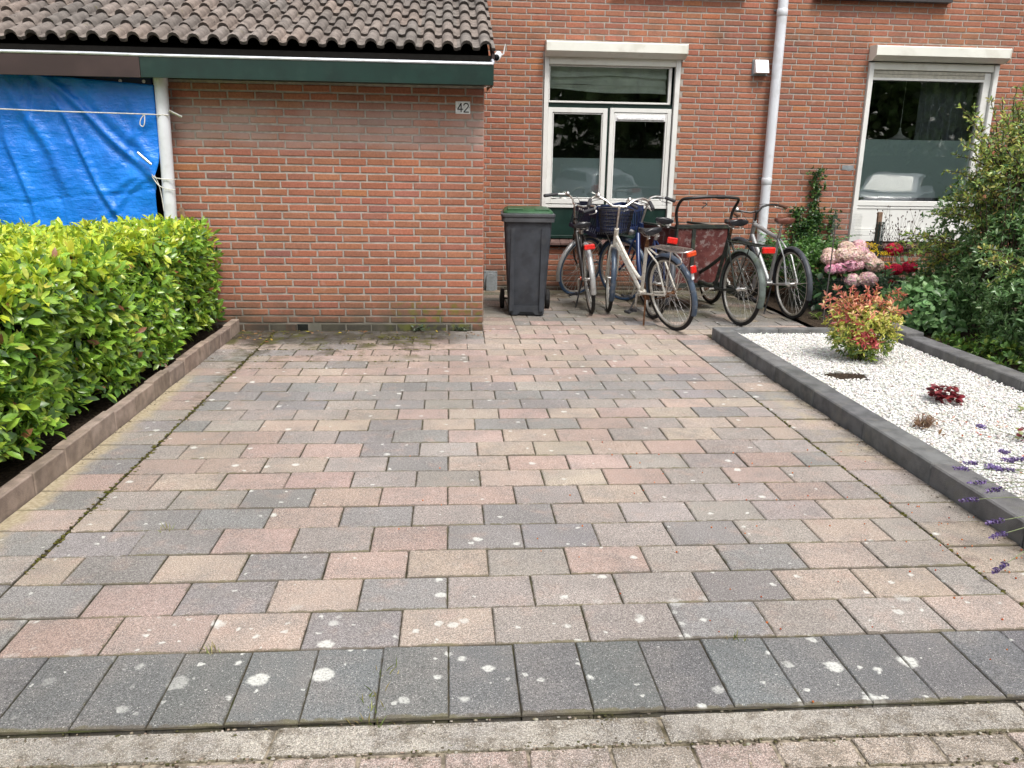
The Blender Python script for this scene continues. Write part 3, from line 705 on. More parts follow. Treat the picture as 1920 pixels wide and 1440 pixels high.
for r in range(12):
    for c in range(21):
        x = .076-.151-c*.300; s = .335*r
        p = (x, TY+s*cos(S22), TZ+s*sin(S22)); q = in_view(p)
        if q is None or q[0] < -260 or q[1] < -330: continue
        b = random.uniform(.82, 1.12); col = np.array(random.choice([(.225, .190, .168), (.205, .178, .160), (.24, .195, .168), (.185, .165, .150)]))*b
        link_mesh("tile", tile_me, roof, (p[0], p[1], p[2]+random.uniform(-.003, .004)), (S22+random.uniform(-.006, .006), random.uniform(-.01, .01), random.uniform(-.008, .008)), (1, 1, 1), tuple(col))
MB().prism([(TY+.005, 2.20), (TY+.005, 2.272), (TY+4*cos(S22), 2.272+4*sin(S22)), (TY+4*cos(S22), 2.16+4*sin(S22))], .050, .072, 'yz').build("verge_board", M["fascia_brown"], gar, smooth=False)
MB().box((-6.2, TY+.02, 2.16), (.05, TY+.05, 2.262)).build("bird_board", M["dark"], gar, smooth=False)
MB().box((-6.2, -.285, 2.045), (.045, -.02, 2.055)).build("soffit", M["green"], gar, smooth=False)
MB().bbox((-2.640, -.302, 2.030), (.060, -.288, 2.181), .002).build("fascia_board", M["green"], gar, smooth=False, label="dark green fascia board")
MB().bbox((-6.2, -.304, 2.028), (-2.642, -.288, 2.179), .002).build("fascia_board", M["fascia_brown"], gar, smooth=False, label="dark brown fascia board over the blue tarpaulin")
MB().bbox((.046, -.287, 2.030), (.060, -.02, 2.181), .002).build("fascia_end", M["green"], gar, smooth=False)
MB().tube([(-6.2, -.299, 2.192), (-3.0, -.299, 2.194), (-2.6, -.299, 2.190), (.052, -.299, 2.190), (.058, -.285, 2.2), (.052, -.21, 2.225)], .012, 8).build("gutter_rim", M["zinc"], gar)
MB().prism([(-.287, 2.17), (-.287, 2.182), (-.17, 2.182), (-.17, 2.17)], -6.2, .04, 'yz').build("gutter", M["dark"], gar, smooth=False)
MB().prism([(.012, 2.03), (.044, 2.03), (.014, 1.995)], -.15, -.12, 'xz').build("fascia_bracket", M["rust_metal"], gar, smooth=False)
dp = MB().tube([(-2.552, -.125, 2.06), (-2.560, -.125, 1.55), (-2.570, -.125, 1.0), (-2.575, -.125, .02)], .050, 20).build("downpipe", M["pipe"], gar)
MB().tube([(-2.553, -.125, 1.99), (-2.553, -.125, 2.05)], .054, 20).build("pipe_collar", M["pipe"], dp)
# carport opening behind the tarpaulin
MB().box((-6.2, 1.6, -.05), (-2.62, 1.7, 2.15)).build("back_panel", M["dark"], gar, smooth=False)
MB().bbox((-2.63, -.02, 0), (-2.622, .09, 2.03), .002).build("post", M["fascia_brown"], gar, smooth=False)

sg = MB().bbox((-.239, -.006, 1.828), (-.117, .0, 1.926), .002).build("house_number_sign", M["white"], smooth=False)
tag(sg, "small white enamel house number plate reading 42 beside the garage corner", "sign")
def glyph(name, strokes, ox, oz, sc, th=.0055, wx=1.0):
    mb = MB()
    for st in strokes:
        pts = [(ox+x*sc*wx, -.0075, oz+z*sc) for x, z in st]
        for i in range(len(pts)-1):
            a = Vector(pts[i]); b = Vector(pts[i+1]); t = (b-a).normalized(); n_ = Vector((-t.z, 0, t.x))*th/1; e = t*th*.5
            mb.add([a-n_-e, b-n_+e, b+n_+e, a+n_-e]+[p+Vector((0, .0012, 0)) for p in (a-n_-e, b-n_+e, b+n_+e, a+n_-e)], [(0, 1, 2, 3), (0, 4, 5, 1), (1, 5, 6, 2), (2, 6, 7, 3), (3, 7, 4, 0)])
    return mb.build(name, M["numbers"], sg, smooth=False)
glyph("digit", [[(.42, 0), (.42, 1)], [(.42, 1), (.0, .32), (.62, .32)]], -.221, 1.842, .068, .0042)["label"] = "black digit 4"
two = [(.02, .78), (.08, .92), (.22, 1.0), (.38, 1.0), (.52, .92), (.58, .78), (.55, .62), (.42, .45), (.12, .12), (.03, 0), (.60, 0)]
glyph("digit", [two], -.172, 1.842, .068, .0042)["label"] = "black digit 2"
for x in (-.232, -.124): MB().lathe([(.0025, -.008), (.0025, -.005)], 'y', 8, c=(x, 0, 1.880)).build("screw", M["numbers"], sg)

cm = empty("security_camera", label="small white security camera with antenna under the right end of the tiled roof", cat="camera")
Mc = Matrix.Translation((.098, -.12, 2.268)) @ Matrix.Rotation(radians(-12), 4, 'Z') @ Matrix.Rotation(radians(18), 4, 'X')
MB().lathe([(.0, .07), (.024, .068), (.030, .05), (.030, -.05), (.027, -.056)], 'y', 16).build("body", M["white"], cm, Mx=Mc)
MB().lathe([(.024, -.058), (.024, -.052)], 'y', 16).build("lens", M["lens"], cm, Mx=Mc)
MB().tube([(.025, .03, .0), (.045, .035, .01), (.062, .035, .085)], [.006, .006, .004], 8).build("antenna", M["white"], cm, Mx=Mc)
MB().tube([(-.0, .05, -.02), (-.03, .06, -.03), (-.045, .05, -.03)], .008, 8).build("bracket", M["white"], cm, Mx=Mc)

# ------------------------------------------------------------------ tarpaulin, ropes, pegs
RID = [(-3.44, 2.02, -2.66, 1.31, .030, .038), (-3.39, 1.85, -2.94, .90, .026, .034), (-3.72, 2.0, -3.36, 1.20, .045, .03), (-3.18, 2.0, -2.66, 1.39, .05, .022), (-2.98, 1.40, -2.64, 1.78, .03, .010), (-3.79, 1.70, -3.62, .8, .03, .03), (-3.05, 1.18, -2.68, 1.31, .03, .012), (-3.1, .98, -2.68, 1.28, .025, .013), (-3.55, 2.0, -3.62, 1.5, .03, .014), (-2.85, 2.0, -2.72, 1.5, .03, .010)]
def tarp():
    nx, nz = 200, 110; v = []; x0, x1 = -5.6, -2.612
    for j in range(nz+1):
        for i in range(nx+1):
            s = i/nx; t = j/nz
            ztop = 1.992+min(.11, .068*(-2.62-(x0+(x1-x0)*s))); x = x0+(x1-x0)*s; z = ztop-(ztop-.3)*t
            pull = math.exp(-((x+2.68)**2+(z-1.33)**2)/.02)
            disp = 0.0
            for (ax, az, bx, bz, w, h) in RID:
                for off in (0, -1.35):
                    dx, dz = bx-ax, bz-az; L2 = dx*dx+dz*dz; tt = ((x-ax-off)*dx+(z-az)*dz)/L2; tc = min(1, max(0, tt)); d_ = ((x-off-ax)*dz-(z-az)*dx)/sqrt(L2)
                    d_ += .02*sin(tt*6+ax*9); fade = math.exp(-max(0, abs(tt-.5)-.5)**2*30)*min(1, .45+.55*sin(pi*tc))
                    disp += h*fade*(math.exp(-(d_/w)**2)-.55*math.exp(-((d_-w*1.7)/(w*1.3))**2))
            crease = .010*math.exp(-((z-1.12-.10*(x+3.3)-.01*sin(x*9))/.010)**2)+.010*math.exp(-((x+3.42+.09*(z-1.0))/.010)**2)*(z < 1.12)
            y = -.115-.012*sin(x*2.3+.5)-disp+crease-.006*sin(x*17+z*9)*sin(z*13-x*4)-.03*pull
            x += -.065*s**10/(1+math.exp((z-1.24)/.035))-.03*s**10*math.exp(-((z-1.30)/.08)**2)
            v.append((x, y, z))
    f = [(j*(nx+1)+i, (j+1)*(nx+1)+i, (j+1)*(nx+1)+i+1, j*(nx+1)+i+1) for j in range(nz) for i in range(nx)]
    me = mesh_np("tarpaulin", np.array(v), [i for t in f for i in t], [4]*len(f), M["tarp"], True); o = link_mesh("tarpaulin", me)
    md = o.modifiers.new("s", 'SOLIDIFY'); md.thickness = .002
    return tag(o, "bright blue tarpaulin hung over the carport opening left of the garage wall", "tarpaulin")
tp = tarp()
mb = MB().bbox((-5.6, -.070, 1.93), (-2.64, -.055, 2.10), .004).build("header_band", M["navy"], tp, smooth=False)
for x in (-4.42, -3.81, -3.28, -2.88, -2.70): MB().lathe([(.006, -.0760), (.013, -.0760), (.013, -.0705), (.006, -.0705)], 'y', 12, c=(x, 0, 2.020)).build("grommet", M["chrome"], tp)
rp = MB().tube([(-5.6, -.205, 1.822), (-4.2, -.20, 1.795), (-3.4, -.195, 1.776), (-2.68, -.185, 1.768), (-2.60, -.182, 1.766), (-2.50, -.16, 1.765)], .005, 6).build("rope", M["rope"])
tag(rp, "white washing line tied across the blue tarpaulin to the left downpipe", "rope")
MB().tube(smooth_path([(-2.68, -.185, 1.768), (-2.71, -.19, 1.73), (-2.72, -.19, 1.69), (-2.70, -.19, 1.675), (-2.685, -.19, 1.70), (-2.68, -.185, 1.76)]), .004, 5).build("loop", M["rope"], rp)
t2 = MB().tube(smooth_path([(-2.69, -.16, 1.345), (-2.66, -.17, 1.29), (-2.60, -.182, 1.275), (-2.52, -.18, 1.27), (-2.50, -.14, 1.27)]), .004, 5).tube(smooth_path([(-2.68, -.16, 1.30), (-2.63, -.18, 1.23), (-2.57, -.19, 1.20), (-2.50, -.17, 1.19)]), .004, 5).tube(smooth_path([(-2.66, -.16, 1.31), (-2.62, -.17, 1.20), (-2.605, -.17, 1.02)]), .0035, 5).build("tie_cord", M["rope"])
tag(t2, "white cords tying the tarpaulin corner to the left downpipe above the hedge", "cord")
for (a, b), lab in ((((-2.76, -.19, 1.475), (-2.655, -.21, 1.385)), "short silver tube tied into the lower right corner of the blue tarpaulin"), (((-2.50, -.15, 1.80), (-2.415, -.12, 1.755)), "short silver tube sticking out to the right behind the left downpipe")):
    o = MB().tube([a, b], .011, 10).build("metal_tube", M["chrome"]); tag(o, lab, "tube")
o = MB().bbox((-.018, -.012, -.5), (.018, .012, .33), .003).build("wooden_stake", M["wood"], loc=(-2.44, -.11, .72), rot=(0, radians(-8), 0)); tag(o, "rough wooden stake behind the far end of the hedge beside the white pipe", "stake")

# ------------------------------------------------------------------ house
HY = 2.45
hou = empty("house", label="red brick house with two white framed windows behind the bicycles", cat="house")
W1 = (.758, 2.292, .52, 2.66); W2 = (4.472, 6.01, .52, 2.70)
mb = MB()
def backing(x0, x1, z0, z1): mb.box((x0, HY+.005, z0), (x1, HY+.10, z1))
for x0, x1, z0, z1 in ((-4.5, .758, -.05, 5.6), (.758, 2.292, -.05, .52), (.758, 2.292, 2.66, 5.6), (2.292, 4.472, -.05, 5.6), (4.472, 6.01, -.05, .52), (4.472, 6.01, 2.70, 5.6), (6.01, 11, -.05, 5.6)): backing(x0, x1, z0, z1)
hw = mb.build("wall", M["mortar"], hou, smooth=False)
items = []
for k in range(-10, 46):
    zc = 2.789-.0632*k; odd = k % 2
    holes = []
    if W1[2] < zc < W1[3]: holes.append((W1[0], W1[1]))
    if W2[2] < zc < W2[3]: holes.append((W2[0], W2[1]))
    if zc < -.03: continue
    for a, b in course(-1.2 if zc > 2.1 else .0, 9.0, .389 if odd else .336, .2155, .012, holes): items.append((a, b, zc, .0495))
def occ(p, q):
    return (q[1] > 380 and 945 < q[0] < 1480) or q[0] > 1780 or q[0] < 925 and q[1] < 170
brick_wall(hw, items, HY, occl=occ)

def room(x0, x1, z0, z1, y1=6.0):
    """interior seen through the pane: floor, ceiling, three walls"""
    a, b = x0-.7, x1+.7; y0 = HY+.12; t = .05
    r = MB().box((a-t, y0, z0-.6), (a, y1, z1+.25)).box((b, y0, z0-.6), (b+t, y1, z1+.25)).box((a, y1, z0-.6), (b, y1+t, z1+.25)).box((a, y0, z0-.65), (b, y1, z0-.6)).box((a, y0, z1+.25), (b, y1, z1+.3))
    r.box((a, y0-.02, z0-.6), (x0, y0, z1+.25)).box((x1, y0-.02, z0-.6), (b, y0, z1+.25))
    return r.build("room", M["interior"], hou, smooth=False)
room(.8, 2.25, .6, 2.5); room(4.5, 5.95, .6, 2.5)

def ring(x0, x1, z0, z1, w, y0, y1, e=.003, wb=None, wt=None):
    wb = wb or w; wt = wt or w
    return MB().bbox((x0, y0, z0), (x0+w, y1, z1), e).bbox((x1-w, y0, z0), (x1, y1, z1), e).bbox((x0+w, y0+.001, z0), (x1-w, y1, z0+wb), e).bbox((x0+w, y0+.001, z1-wt), (x1-w, y1, z1), e)
# window 1
w1 = ring(.80, 2.25, .97, 2.53, .012, HY+.035, HY+.11).box((.812, HY+.045, 2.058), (2.238, HY+.10, 2.108)).box((1.494, HY+.045, .985), (1.520, HY+.10, 2.06)).build("window", M["green"], hou, smooth=False, label="left window, dark green frame with white casements")
MB().bbox((.762, HY-.022, .955), (.812, HY+.05, 2.60), .003).build("shutter_guide", M["frame"], w1, smooth=False)
MB().bbox((2.238, HY-.022, .60), (2.290, HY+.05, 2.60), .003).build("shutter_guide", M["frame"], w1, smooth=False)
MB().bbox((.814, HY-.012, 2.508), (2.237, HY+.03, 2.60), .003).build("header", M["box"], w1, smooth=False)
ring(.818, 2.205, 2.108, 2.506, .012, HY+.018, HY+.06, wb=.020, wt=.014).bbox((2.175, HY+.02, 2.128), (2.192, HY+.055, 2.49), .002).build("sash", M["frame"], w1, smooth=False)
MB().box((.83, HY+.05, 2.128), (2.175, HY+.054, 2.492)).build("pane", M["glass"], w1, smooth=False)
ring(.816, 1.492, 1.0, 2.056, .052, HY+.012, HY+.055, wb=.056).build("casement", M["frame"], w1, smooth=False)
ring(.872, 1.438, 1.062, 1.998, .010, HY+.022, HY+.045).build("casement_bead", M["frame"], w1, smooth=False)
MB().box((.868, HY+.046, 1.056), (1.44, HY+.050, 2.004)).build("pane", M["glass"], w1, smooth=False)
ring(1.521, 2.226, .992, 2.062, .045, HY+.012, HY+.055, wb=.050).build("casement", M["frame"], w1, smooth=False)
ring(1.569, 2.18, 1.046, 2.012, .018, HY+.020, HY+.045).build("casement_bead", M["frame"], w1, smooth=False)
MB().box((1.586, HY+.046, 1.064), (2.162, HY+.050, 1.922)).build("pane", M["glass"], w1, smooth=False)
MB().bbox((1.588, HY+.018, 1.922), (2.16, HY+.05, 1.994), .004).bbox((1.602, HY+.004, 1.936), (2.146, HY+.02, 1.972), .006).build("vent_strip", M["white"], w1, smooth=False)
MB().box((.87, HY+.062, 1.06), (1.438, HY+.063, 1.512)).build("frosted_film", M["film"], w1, smooth=False)
MB().box((1.588, HY+.062, 1.066), (2.16, HY+.063, 1.518)).build("frosted_film", M["film"], w1, smooth=False)
MB().bbox((.80, HY+.012, .955), (2.236, HY+.03, .99), .003).build("bottom_rail", M["frame"], w1, smooth=False)
MB().bbox((.80, HY+.03, .625), (2.236, HY+.05, .955), .003).bbox((.80, HY+.0, .605), (2.236, HY+.03, .64), .003).build("green_panel", M["green"], w1, smooth=False)
bl = MB()
for i, (za, zb, yy) in enumerate(((2.50, 2.40, .0), (2.41, 2.30, .02), (2.31, 2.235, .0))):
    v = []; n = 30
    for k in range(n+1):
        x = .84+(2.17-.84)*k/n; w = .012*sin(x*5+i*2); v += [(x, HY+.12+yy, za), (x, HY+.135+yy, (za+zb)/2+w*.5), (x, HY+.11+yy, zb+w+.01*i*sin(x*2))]
    bl.add(v, [(3*k, 3*k+3, 3*k+4, 3*k+1) for k in range(n)]+[(3*k+1, 3*k+4, 3*k+5, 3*k+2) for k in range(n)])
b = bl.build("roman_blind", M["blind"]); tag(b, "pale folded fabric blind behind the upper pane of the left window", "blind")
def shutter_box(par, x0, x1, zb, zt, mat):
    o = MB().prism([(HY+.01, zb), (HY-.02, zb), (HY-.085, zb), (HY-.172, zb+.045), (HY-.172, zt-.012), (HY-.16, zt), (HY+.01, zt+.010)], x0, x1, 'yz').build("shutter_box", mat, par, smooth=False)
    MB().prism([(HY+.01, zb-.004), (HY-.087, zb-.004), (HY-.176, zb+.042), (HY-.176, zt-.010), (HY-.163, zt+.004), (HY+.01, zt+.014)], x0-.008, x0-.001, 'yz').build("end_cap", mat, o, smooth=False)
    MB().prism([(HY+.01, zb-.004), (HY-.087, zb-.004), (HY-.176, zb+.042), (HY-.176, zt-.010), (HY-.163, zt+.004), (HY+.01, zt+.014)], x1+.001, x1+.008, 'yz').build("end_cap", mat, o, smooth=False)
    return o
shutter_box(w1, .768, 2.312, 2.585, 2.728, M["box"])
# sill tiles below each window
def sill(par, x0, x1, zt):
    s_ = MB().box((x0, HY-.03, zt-.10), (x1, HY+.02, zt-.075)).build("sill", M["dark"], par, smooth=False); n = round((x1-x0)/.107)  # near-black strip stands in for the shaded gap under the tiles
    for k in range(n):
        a = x0+(x1-x0)*k/n; MB().prism([(HY+.04, zt), (HY-.065, zt-.052), (HY-.065, zt-.074), (HY+.04, zt-.03)], a+.0025, a+(x1-x0)/n-.0025, 'yz').build("sill_tile", M["sill"], s_, smooth=False)
sill(hou, .772, 2.28, .607); sill(hou, 4.48, 6.0, .60)
# window 2
w2 = ring(4.515, 5.96, 1.0, 2.535, .010, HY+.035, HY+.11).build("window", M["frame"], hou, smooth=False, label="right window, large single pane with half lowered frosted film")
MB().bbox((4.468, HY-.03, .60), (4.522, HY+.05, 2.61), .003).build("shutter_guide", M["frame"], w2, smooth=False)
MB().bbox((5.955, HY-.03, .60), (6.01, HY+.05, 2.61), .003).build("shutter_guide", M["frame"], w2, smooth=False)
MB().bbox((4.524, HY-.015, 2.535), (5.953, HY+.03, 2.615), .003).build("header", M["box"], w2, smooth=False)
for k in range(2): MB().bbox((4.526, HY+.004, 2.492-.040*k), (5.87, HY+.016, 2.530-.040*k), .003).build("shutter_slat", M["shade"], w2, smooth=False)
MB().bbox((4.526, HY+.002, 2.424), (5.87, HY+.02, 2.452), .003).build("shutter_slat", M["frame"], w2, smooth=False)
MB().bbox((5.868, HY+.01, 1.0), (5.95, HY+.07, 2.53), .005).build("jamb", M["frame"], w2, smooth=False)
MB().box((4.525, HY+.05, 1.07), (5.868, HY+.054, 2.50)).build("pane", M["glass"], w2, smooth=False)
MB().box((4.535, HY+.064, 1.118), (5.865, HY+.065, 1.778)).build("frosted_film", M["film"], w2, smooth=False)
MB().bbox((4.522, HY+.006, 1.018), (5.955, HY+.06, 1.078), .004).bbox((4.522, HY+.012, .985), (5.955, HY+.05, 1.012), .003).build("bottom_rail", M["frame"], w2, smooth=False)
MB().bbox((4.522, HY+.02, .742), (5.955, HY+.04, .982), .003).build("panel", M["frame"], w2, smooth=False)
MB().bbox((4.522, HY-.008, .672), (5.955, HY+.04, .738), .003).bbox((4.522, HY-.016, .605), (5.955, HY+.04, .668), .003).build("ledge", M["frame"], w2, smooth=False)
shutter_box(w2, 4.462, 6.018, 2.625, 2.772, M["box"])
cu = MB(); n = 60; v = []
for k in range(n+1):
    x = 5.30+(5.95-5.30)*k/n; v += [(x, HY+.30+.025*sin(x*75), .7), (x, HY+.30+.022*sin(x*75), 2.52)]
o = cu.add(v, [(2*k, 2*k+2, 2*k+3, 2*k+1) for k in range(n)]).build("curtain", M["curtain"]); tag(o, "grey curtain hanging behind the right part of the right window", "curtain")
lp = MB().lathe([(.012, .13), (.014, .10), (.03, .06), (.075, .025), (.15, .0), (.145, -.004), (.07, .02), (.02, .05)], 'z', 24, c=(5.206, HY+.5, 1.80)).build("pendant_lamp", M["white"]); tag(lp, "white pendant lamp hanging inside the right window", "lamp")
MB().tube([(5.206, HY+.5, 1.92), (5.21, HY+.5, 2.62)], .003, 5).build("cable", M["white"], lp)
# upper window sills just inside the top of the picture
MB().box((3.74, HY-.09, 3.243), (5.30, HY+.02, 3.30)).build("upper_sill", M["slate"], hou, smooth=False)
MB().box((1.50, HY-.09, 3.262), (2.98, HY+.02, 3.32)).build("upper_sill", M["slate"], hou, smooth=False)
# downpipe with sockets, wall vents
dp = MB().tube([(3.368, HY-.085, -.02), (3.368, HY-.085, 5.5)], .055, 20).build("downpipe", M["pipe"], hou)
for z in (3.10, 1.30): MB().lathe([(.0555, z-.05), (.0595, z-.045), (.0595, z+.02), (.0555, z+.025)], 'z', 20, c=(3.368, HY-.085, 0)).build("pipe_collar", M["pipe"], dp)
MB().box((3.302, HY-.03, 3.112), (3.434, HY, 3.124)).box((3.302, HY-.03, 1.318), (3.434, HY, 1.33)).build("pipe_clip", M["greyplast"], dp, smooth=False)
v = MB().bbox((3.108, HY-.012, 2.435), (3.29, HY, 2.61), .003).build("wall_vent", M["greyplast"], hou, smooth=False)
MB().prism([(HY-.013, 2.605), (HY-.05, 2.600), (HY-.105, 2.462), (HY-.013, 2.455)], 3.125, 3.275, 'yz').build("vent_hood", M["white"], v, smooth=False)
v = MB().bbox((.105, HY-.010, -.005), (.262, HY, .222), .003).build("flue_plate", M["greyplast"], hou, smooth=False)
mb = MB(); prof = []
for k in range(9):
    a = pi*k/8; prof.append((.183-.052*cos(a), .145+.055*sin(a)))
mb.prism([(.131, .0)]+prof+[(.235, .0)], HY-.085, HY-.011, 'xz').build("flue_hood", M["greyplast"], hou, angle=.5)
for x in (.118, .248): MB().lathe([(.005, HY-.013), (.005, HY-.009)], 'y', 8, c=(x, 0, .205)).build("screw", M["numbers"], v)
MB().tube([(4.44, HY-.02, 1.44), (4.36, HY-.03, 1.415), (4.30, HY-.02, 1.44)], .004, 5).build("wire_hook", M["greyplast"], hou)
o = MB().bbox((4.29, HY-.004, 1.425), (4.43, HY+.001, 1.48), .001).build("stone_patch", M["greyplast"], hou, smooth=False)
# ------------------------------------------------------------------ wheelie bin
bn = empty("wheelie_bin", (.465, .98, 0), (0, 0, radians(-3)), label="dark grey wheelie bin with green lid beside the garage corner", cat="bin")
def loft(secs, close=True):
    """secs: list of closed loops of equal length"""
    mb = MB(); n = len(secs[0]); vs = [p for s in secs for p in s]
    fs = [(i*n+k, i*n+(k+1) % n, (i+1)*n+(k+1) % n, (i+1)*n+k) for i in range(len(secs)-1) for k in range(n)]
    if close: fs += [tuple(range(n-1, -1, -1)), tuple((len(secs)-1)*n+k for k in range(n))]
    return mb.add(vs, fs)
def rrect(hx, y0, y1, c, z):
    out = []
    for (sx, yy, a0) in ((1, y0, -90), (1, y1, 0), (-1, y1, 90), (-1, y0, 180)):
        cx = sx*(hx-c); cy = yy+(c if yy == y0 else -c)
        for k in range(4):
            a = radians(a0+30*k); out.append((cx+c*cos(a), cy+c*sin(a), z))
    return out
body = loft([rrect(.172, -.245, .16, .035, .012), rrect(.175, -.25, .17, .035, .05), rrect(.20, -.262, .21, .04, .45), rrect(.225, -.275, .25, .04, .86), rrect(.226, -.276, .25, .04, .93)]).build("body", M["binplast"], bn, angle=.6)
MB().prism([(-.13, .10), (-.15, .012), (-.09, .012), (-.06, .04), (.06, .04), (.09, .012), (.15, .012), (.13, .10)], -.262, -.243, 'xz').build("foot_panel", M["binplast"], bn, smooth=False)
for x in (-.145, .145): MB().prism([(x-.022, .05), (x+.022, .05), (x+.016, .84), (x-.016, .84)], -.283, -.262, 'xz').build("rib", M["binplast"], bn, smooth=False)
loft([rrect(.250, -.300, .272, .04, .905), rrect(.252, -.303, .272, .04, .925), rrect(.252, -.303, .272, .04, .948), rrect(.246, -.298, .268, .04, .952)]).build("rim", M["binrim"], bn, angle=.6)
loft([rrect(.256, -.312, .276, .04, .953), rrect(.258, -.314, .276, .04, .963), rrect(.258, -.314, .276, .04, .975), rrect(.238, -.29, .26, .05, .984)]).build("rim", M["binrim"], bn, angle=.6)
lid = loft([rrect(.238, -.292, .262, .05, .985), rrect(.236, -.288, .262, .05, .998), rrect(.215, -.26, .25, .06, 1.018), rrect(.16, -.18, .20, .06, 1.032)]).build("lid", M["bingreen"], bn, angle=.5)
MB().bbox((-.20, -.27, 1.006), (-.05, .20, 1.030), .006).bbox((.06, -.27, 1.006), (.20, .20, 1.028), .006).build("lid_panel", M["bingreen"], lid, smooth=False)
MB().tube([(-.19, .30, .93), (.19, .30, .93)], .014, 8).box((-.2, .26, .90), (-.18, .31, .95)).box((.18, .26, .90), (.2, .31, .95)).build("handle", M["binplast"], bn)
for s_ in (-1, 1):
    w = MB().lathe([(.0, -.022), (.085, -.022), (.098, -.016), (.1, 0), (.098, .016), (.085, .022), (.0, .022)], 'x', 24, c=(s_*.232, .205, .1)).build("wheel", M["rubber"], bn, angle=.5)
    MB().lathe([(.0, -.03), (.03, -.03), (.06, -.024), (.0, -.022)], 'x', 16, c=(s_*.232, .205, .1)).build("hub", M["blackmetal"], w)
MB().tube([(-.24, .205, .1), (.24, .205, .1)], .01, 8).build("axle", M["oldblack"], bn)

# ------------------------------------------------------------------ bicycles
def wheel(par, name, c, R, Mx=None, tyre="rubber", rim="rim", spokes=32, tr=.019, hubw=.05, dark_hub=False):
    t = MB().tube(arc(c, R-tr, 0, 2*pi*(63/64), 63), tr, 8, closed=True, Mx=Mx).build(name, M[tyre], par)
    rr = R-2*tr-.004; v = []; n = 56; f = []
    prof = [(-.013, .0), (-.011, .010), (0, .0145), (.011, .010), (.013, .0), (.010, -.006), (-.010, -.006)]
    for k in range(n):
        a = 2*pi*k/n
        for (y, d) in prof: r_ = rr-d+.004; v.append((c[0]+r_*cos(a), c[1]+y, c[2]+r_*sin(a)))
    m = len(prof)
    for k in range(n):
        for q in range(m): f.append((k*m+q, k*m+(q+1) % m, ((k+1) % n)*m+(q+1) % m, ((k+1) % n)*m+q))
    MB().add(v, f, Mx).build("rim", M[rim], t, angle=.5)
    MB().lathe([(.006, -.062), (.008, -.055), (.012, -.05), (.026, -.034), (.026, -.030), (.015, -.026), (.015, .026), (.026, .030), (.026, .034), (.012, .05), (.008, .055), (.006, .062)], 'y', 14, Mx=Mx, c=c).build("hub", M["rust_metal"] if dark_hub else M["chrome"], t, angle=.5)
    mb = MB()
    for k in range(spokes):
        a = 2*pi*k/spokes; s_ = 1 if k % 2 else -1; da = (1 if (k//2) % 2 else -1)*radians(62)
        p = (c[0]+.024*cos(a+da), c[1]+s_*.031, c[2]+.024*sin(a+da)); q = (c[0]+(rr-.008)*cos(a), c[1], c[2]+(rr-.008)*sin(a))
        mb.tube([p, q], .00135, 3, cap=False, Mx=Mx)
    o = mb.build("spokes", M["spoke"], t, angle=None); o["kind"] = "stuff"
    return t
def fender(par, c, R, a0, a1, mat, Mx=None, w=.027, name="fender"):
    n = 24; prof = [(-w, -.014), (-w*.8, -.002), (-w*.4, .006), (0, .009), (w*.4, .006), (w*.8, -.002), (w, -.014)]
    prof += [(y*.94, d-.0025) for y, d in prof[::-1]]; m = len(prof); v = []
    for k in range(n+1):
        a = a0+(a1-a0)*k/n
        for y, d in prof: v.append((c[0]+(R+d)*cos(a), c[1]+y, c[2]+(R+d)*sin(a)))
    f = [(k*m+q, k*m+(q+1) % m, (k+1)*m+(q+1) % m, (k+1)*m+q) for k in range(n) for q in range(m)]+[tuple(range(m)), tuple(n*m+q for q in range(m-1, -1, -1))]
    return MB().add(v, f, Mx).build(name, M[mat], par, angle=.8)
def saddle(par, c, mat, L=.25, W=.20, tilt=0, Mx=None):
    secs = []; n = 16; K = 12
    for i in range(n+1):
        t = i/n; x = -L*.42+L*t
        hw = W/2*(1-t)**.75*(.60+.40*math.cos(min(1, t*1.6)*pi/2)) if t > .12 else W/2*(.35+.65*sqrt(max(0, 1-((.12-t)/.12)**2)))
        hw = max(hw, .018) if t < .97 else .010
        z = .018*(1-min(1, t*2.2)) + .004*t; th = .055-.02*t if .05 < t < .95 else .03
        s = []
        for k in range(K):
            a = 2*pi*k/K; yy = hw*cos(a); zz = sin(a); zz = (.012 if zz > 0 else th)*zz+ -.010*(abs(cos(a)))**3
            s.append((c[0]+x, c[1]+yy, c[2]+z+zz))
        secs.append(s)
    mb = MB(); mb.v = []; l = loft(secs); o = MB().add(l.v, l.f, Mx).build("saddle", M[mat], par, angle=.9)
    MB().tube([(c[0]-.09, c[1]+.035, c[2]-.02), (c[0]-.05, c[1]+.025, c[2]-.055), (c[0]+.04, c[1]+.02, c[2]-.05), (c[0]+.12, c[1]+.01, c[2]-.015)], .004, 6, Mx=Mx).tube([(c[0]-.09, c[1]-.035, c[2]-.02), (c[0]-.05, c[1]-.025, c[2]-.055), (c[0]+.04, c[1]-.02, c[2]-.05), (c[0]+.12, c[1]-.01, c[2]-.015)], .004, 6, Mx=Mx).build("saddle_rails", M["chrome"], o)
    for s_ in (-1, 1):
        pts = []
        for k in range(25): a = k*2*pi/5; pts.append((c[0]-.075+.013*cos(a), c[1]+s_*.05+.013*sin(a), c[2]-.065+.0024*k))
        MB().tube(pts, .0025, 4, Mx=Mx).build("spring", M["chrome"], o)
    return o

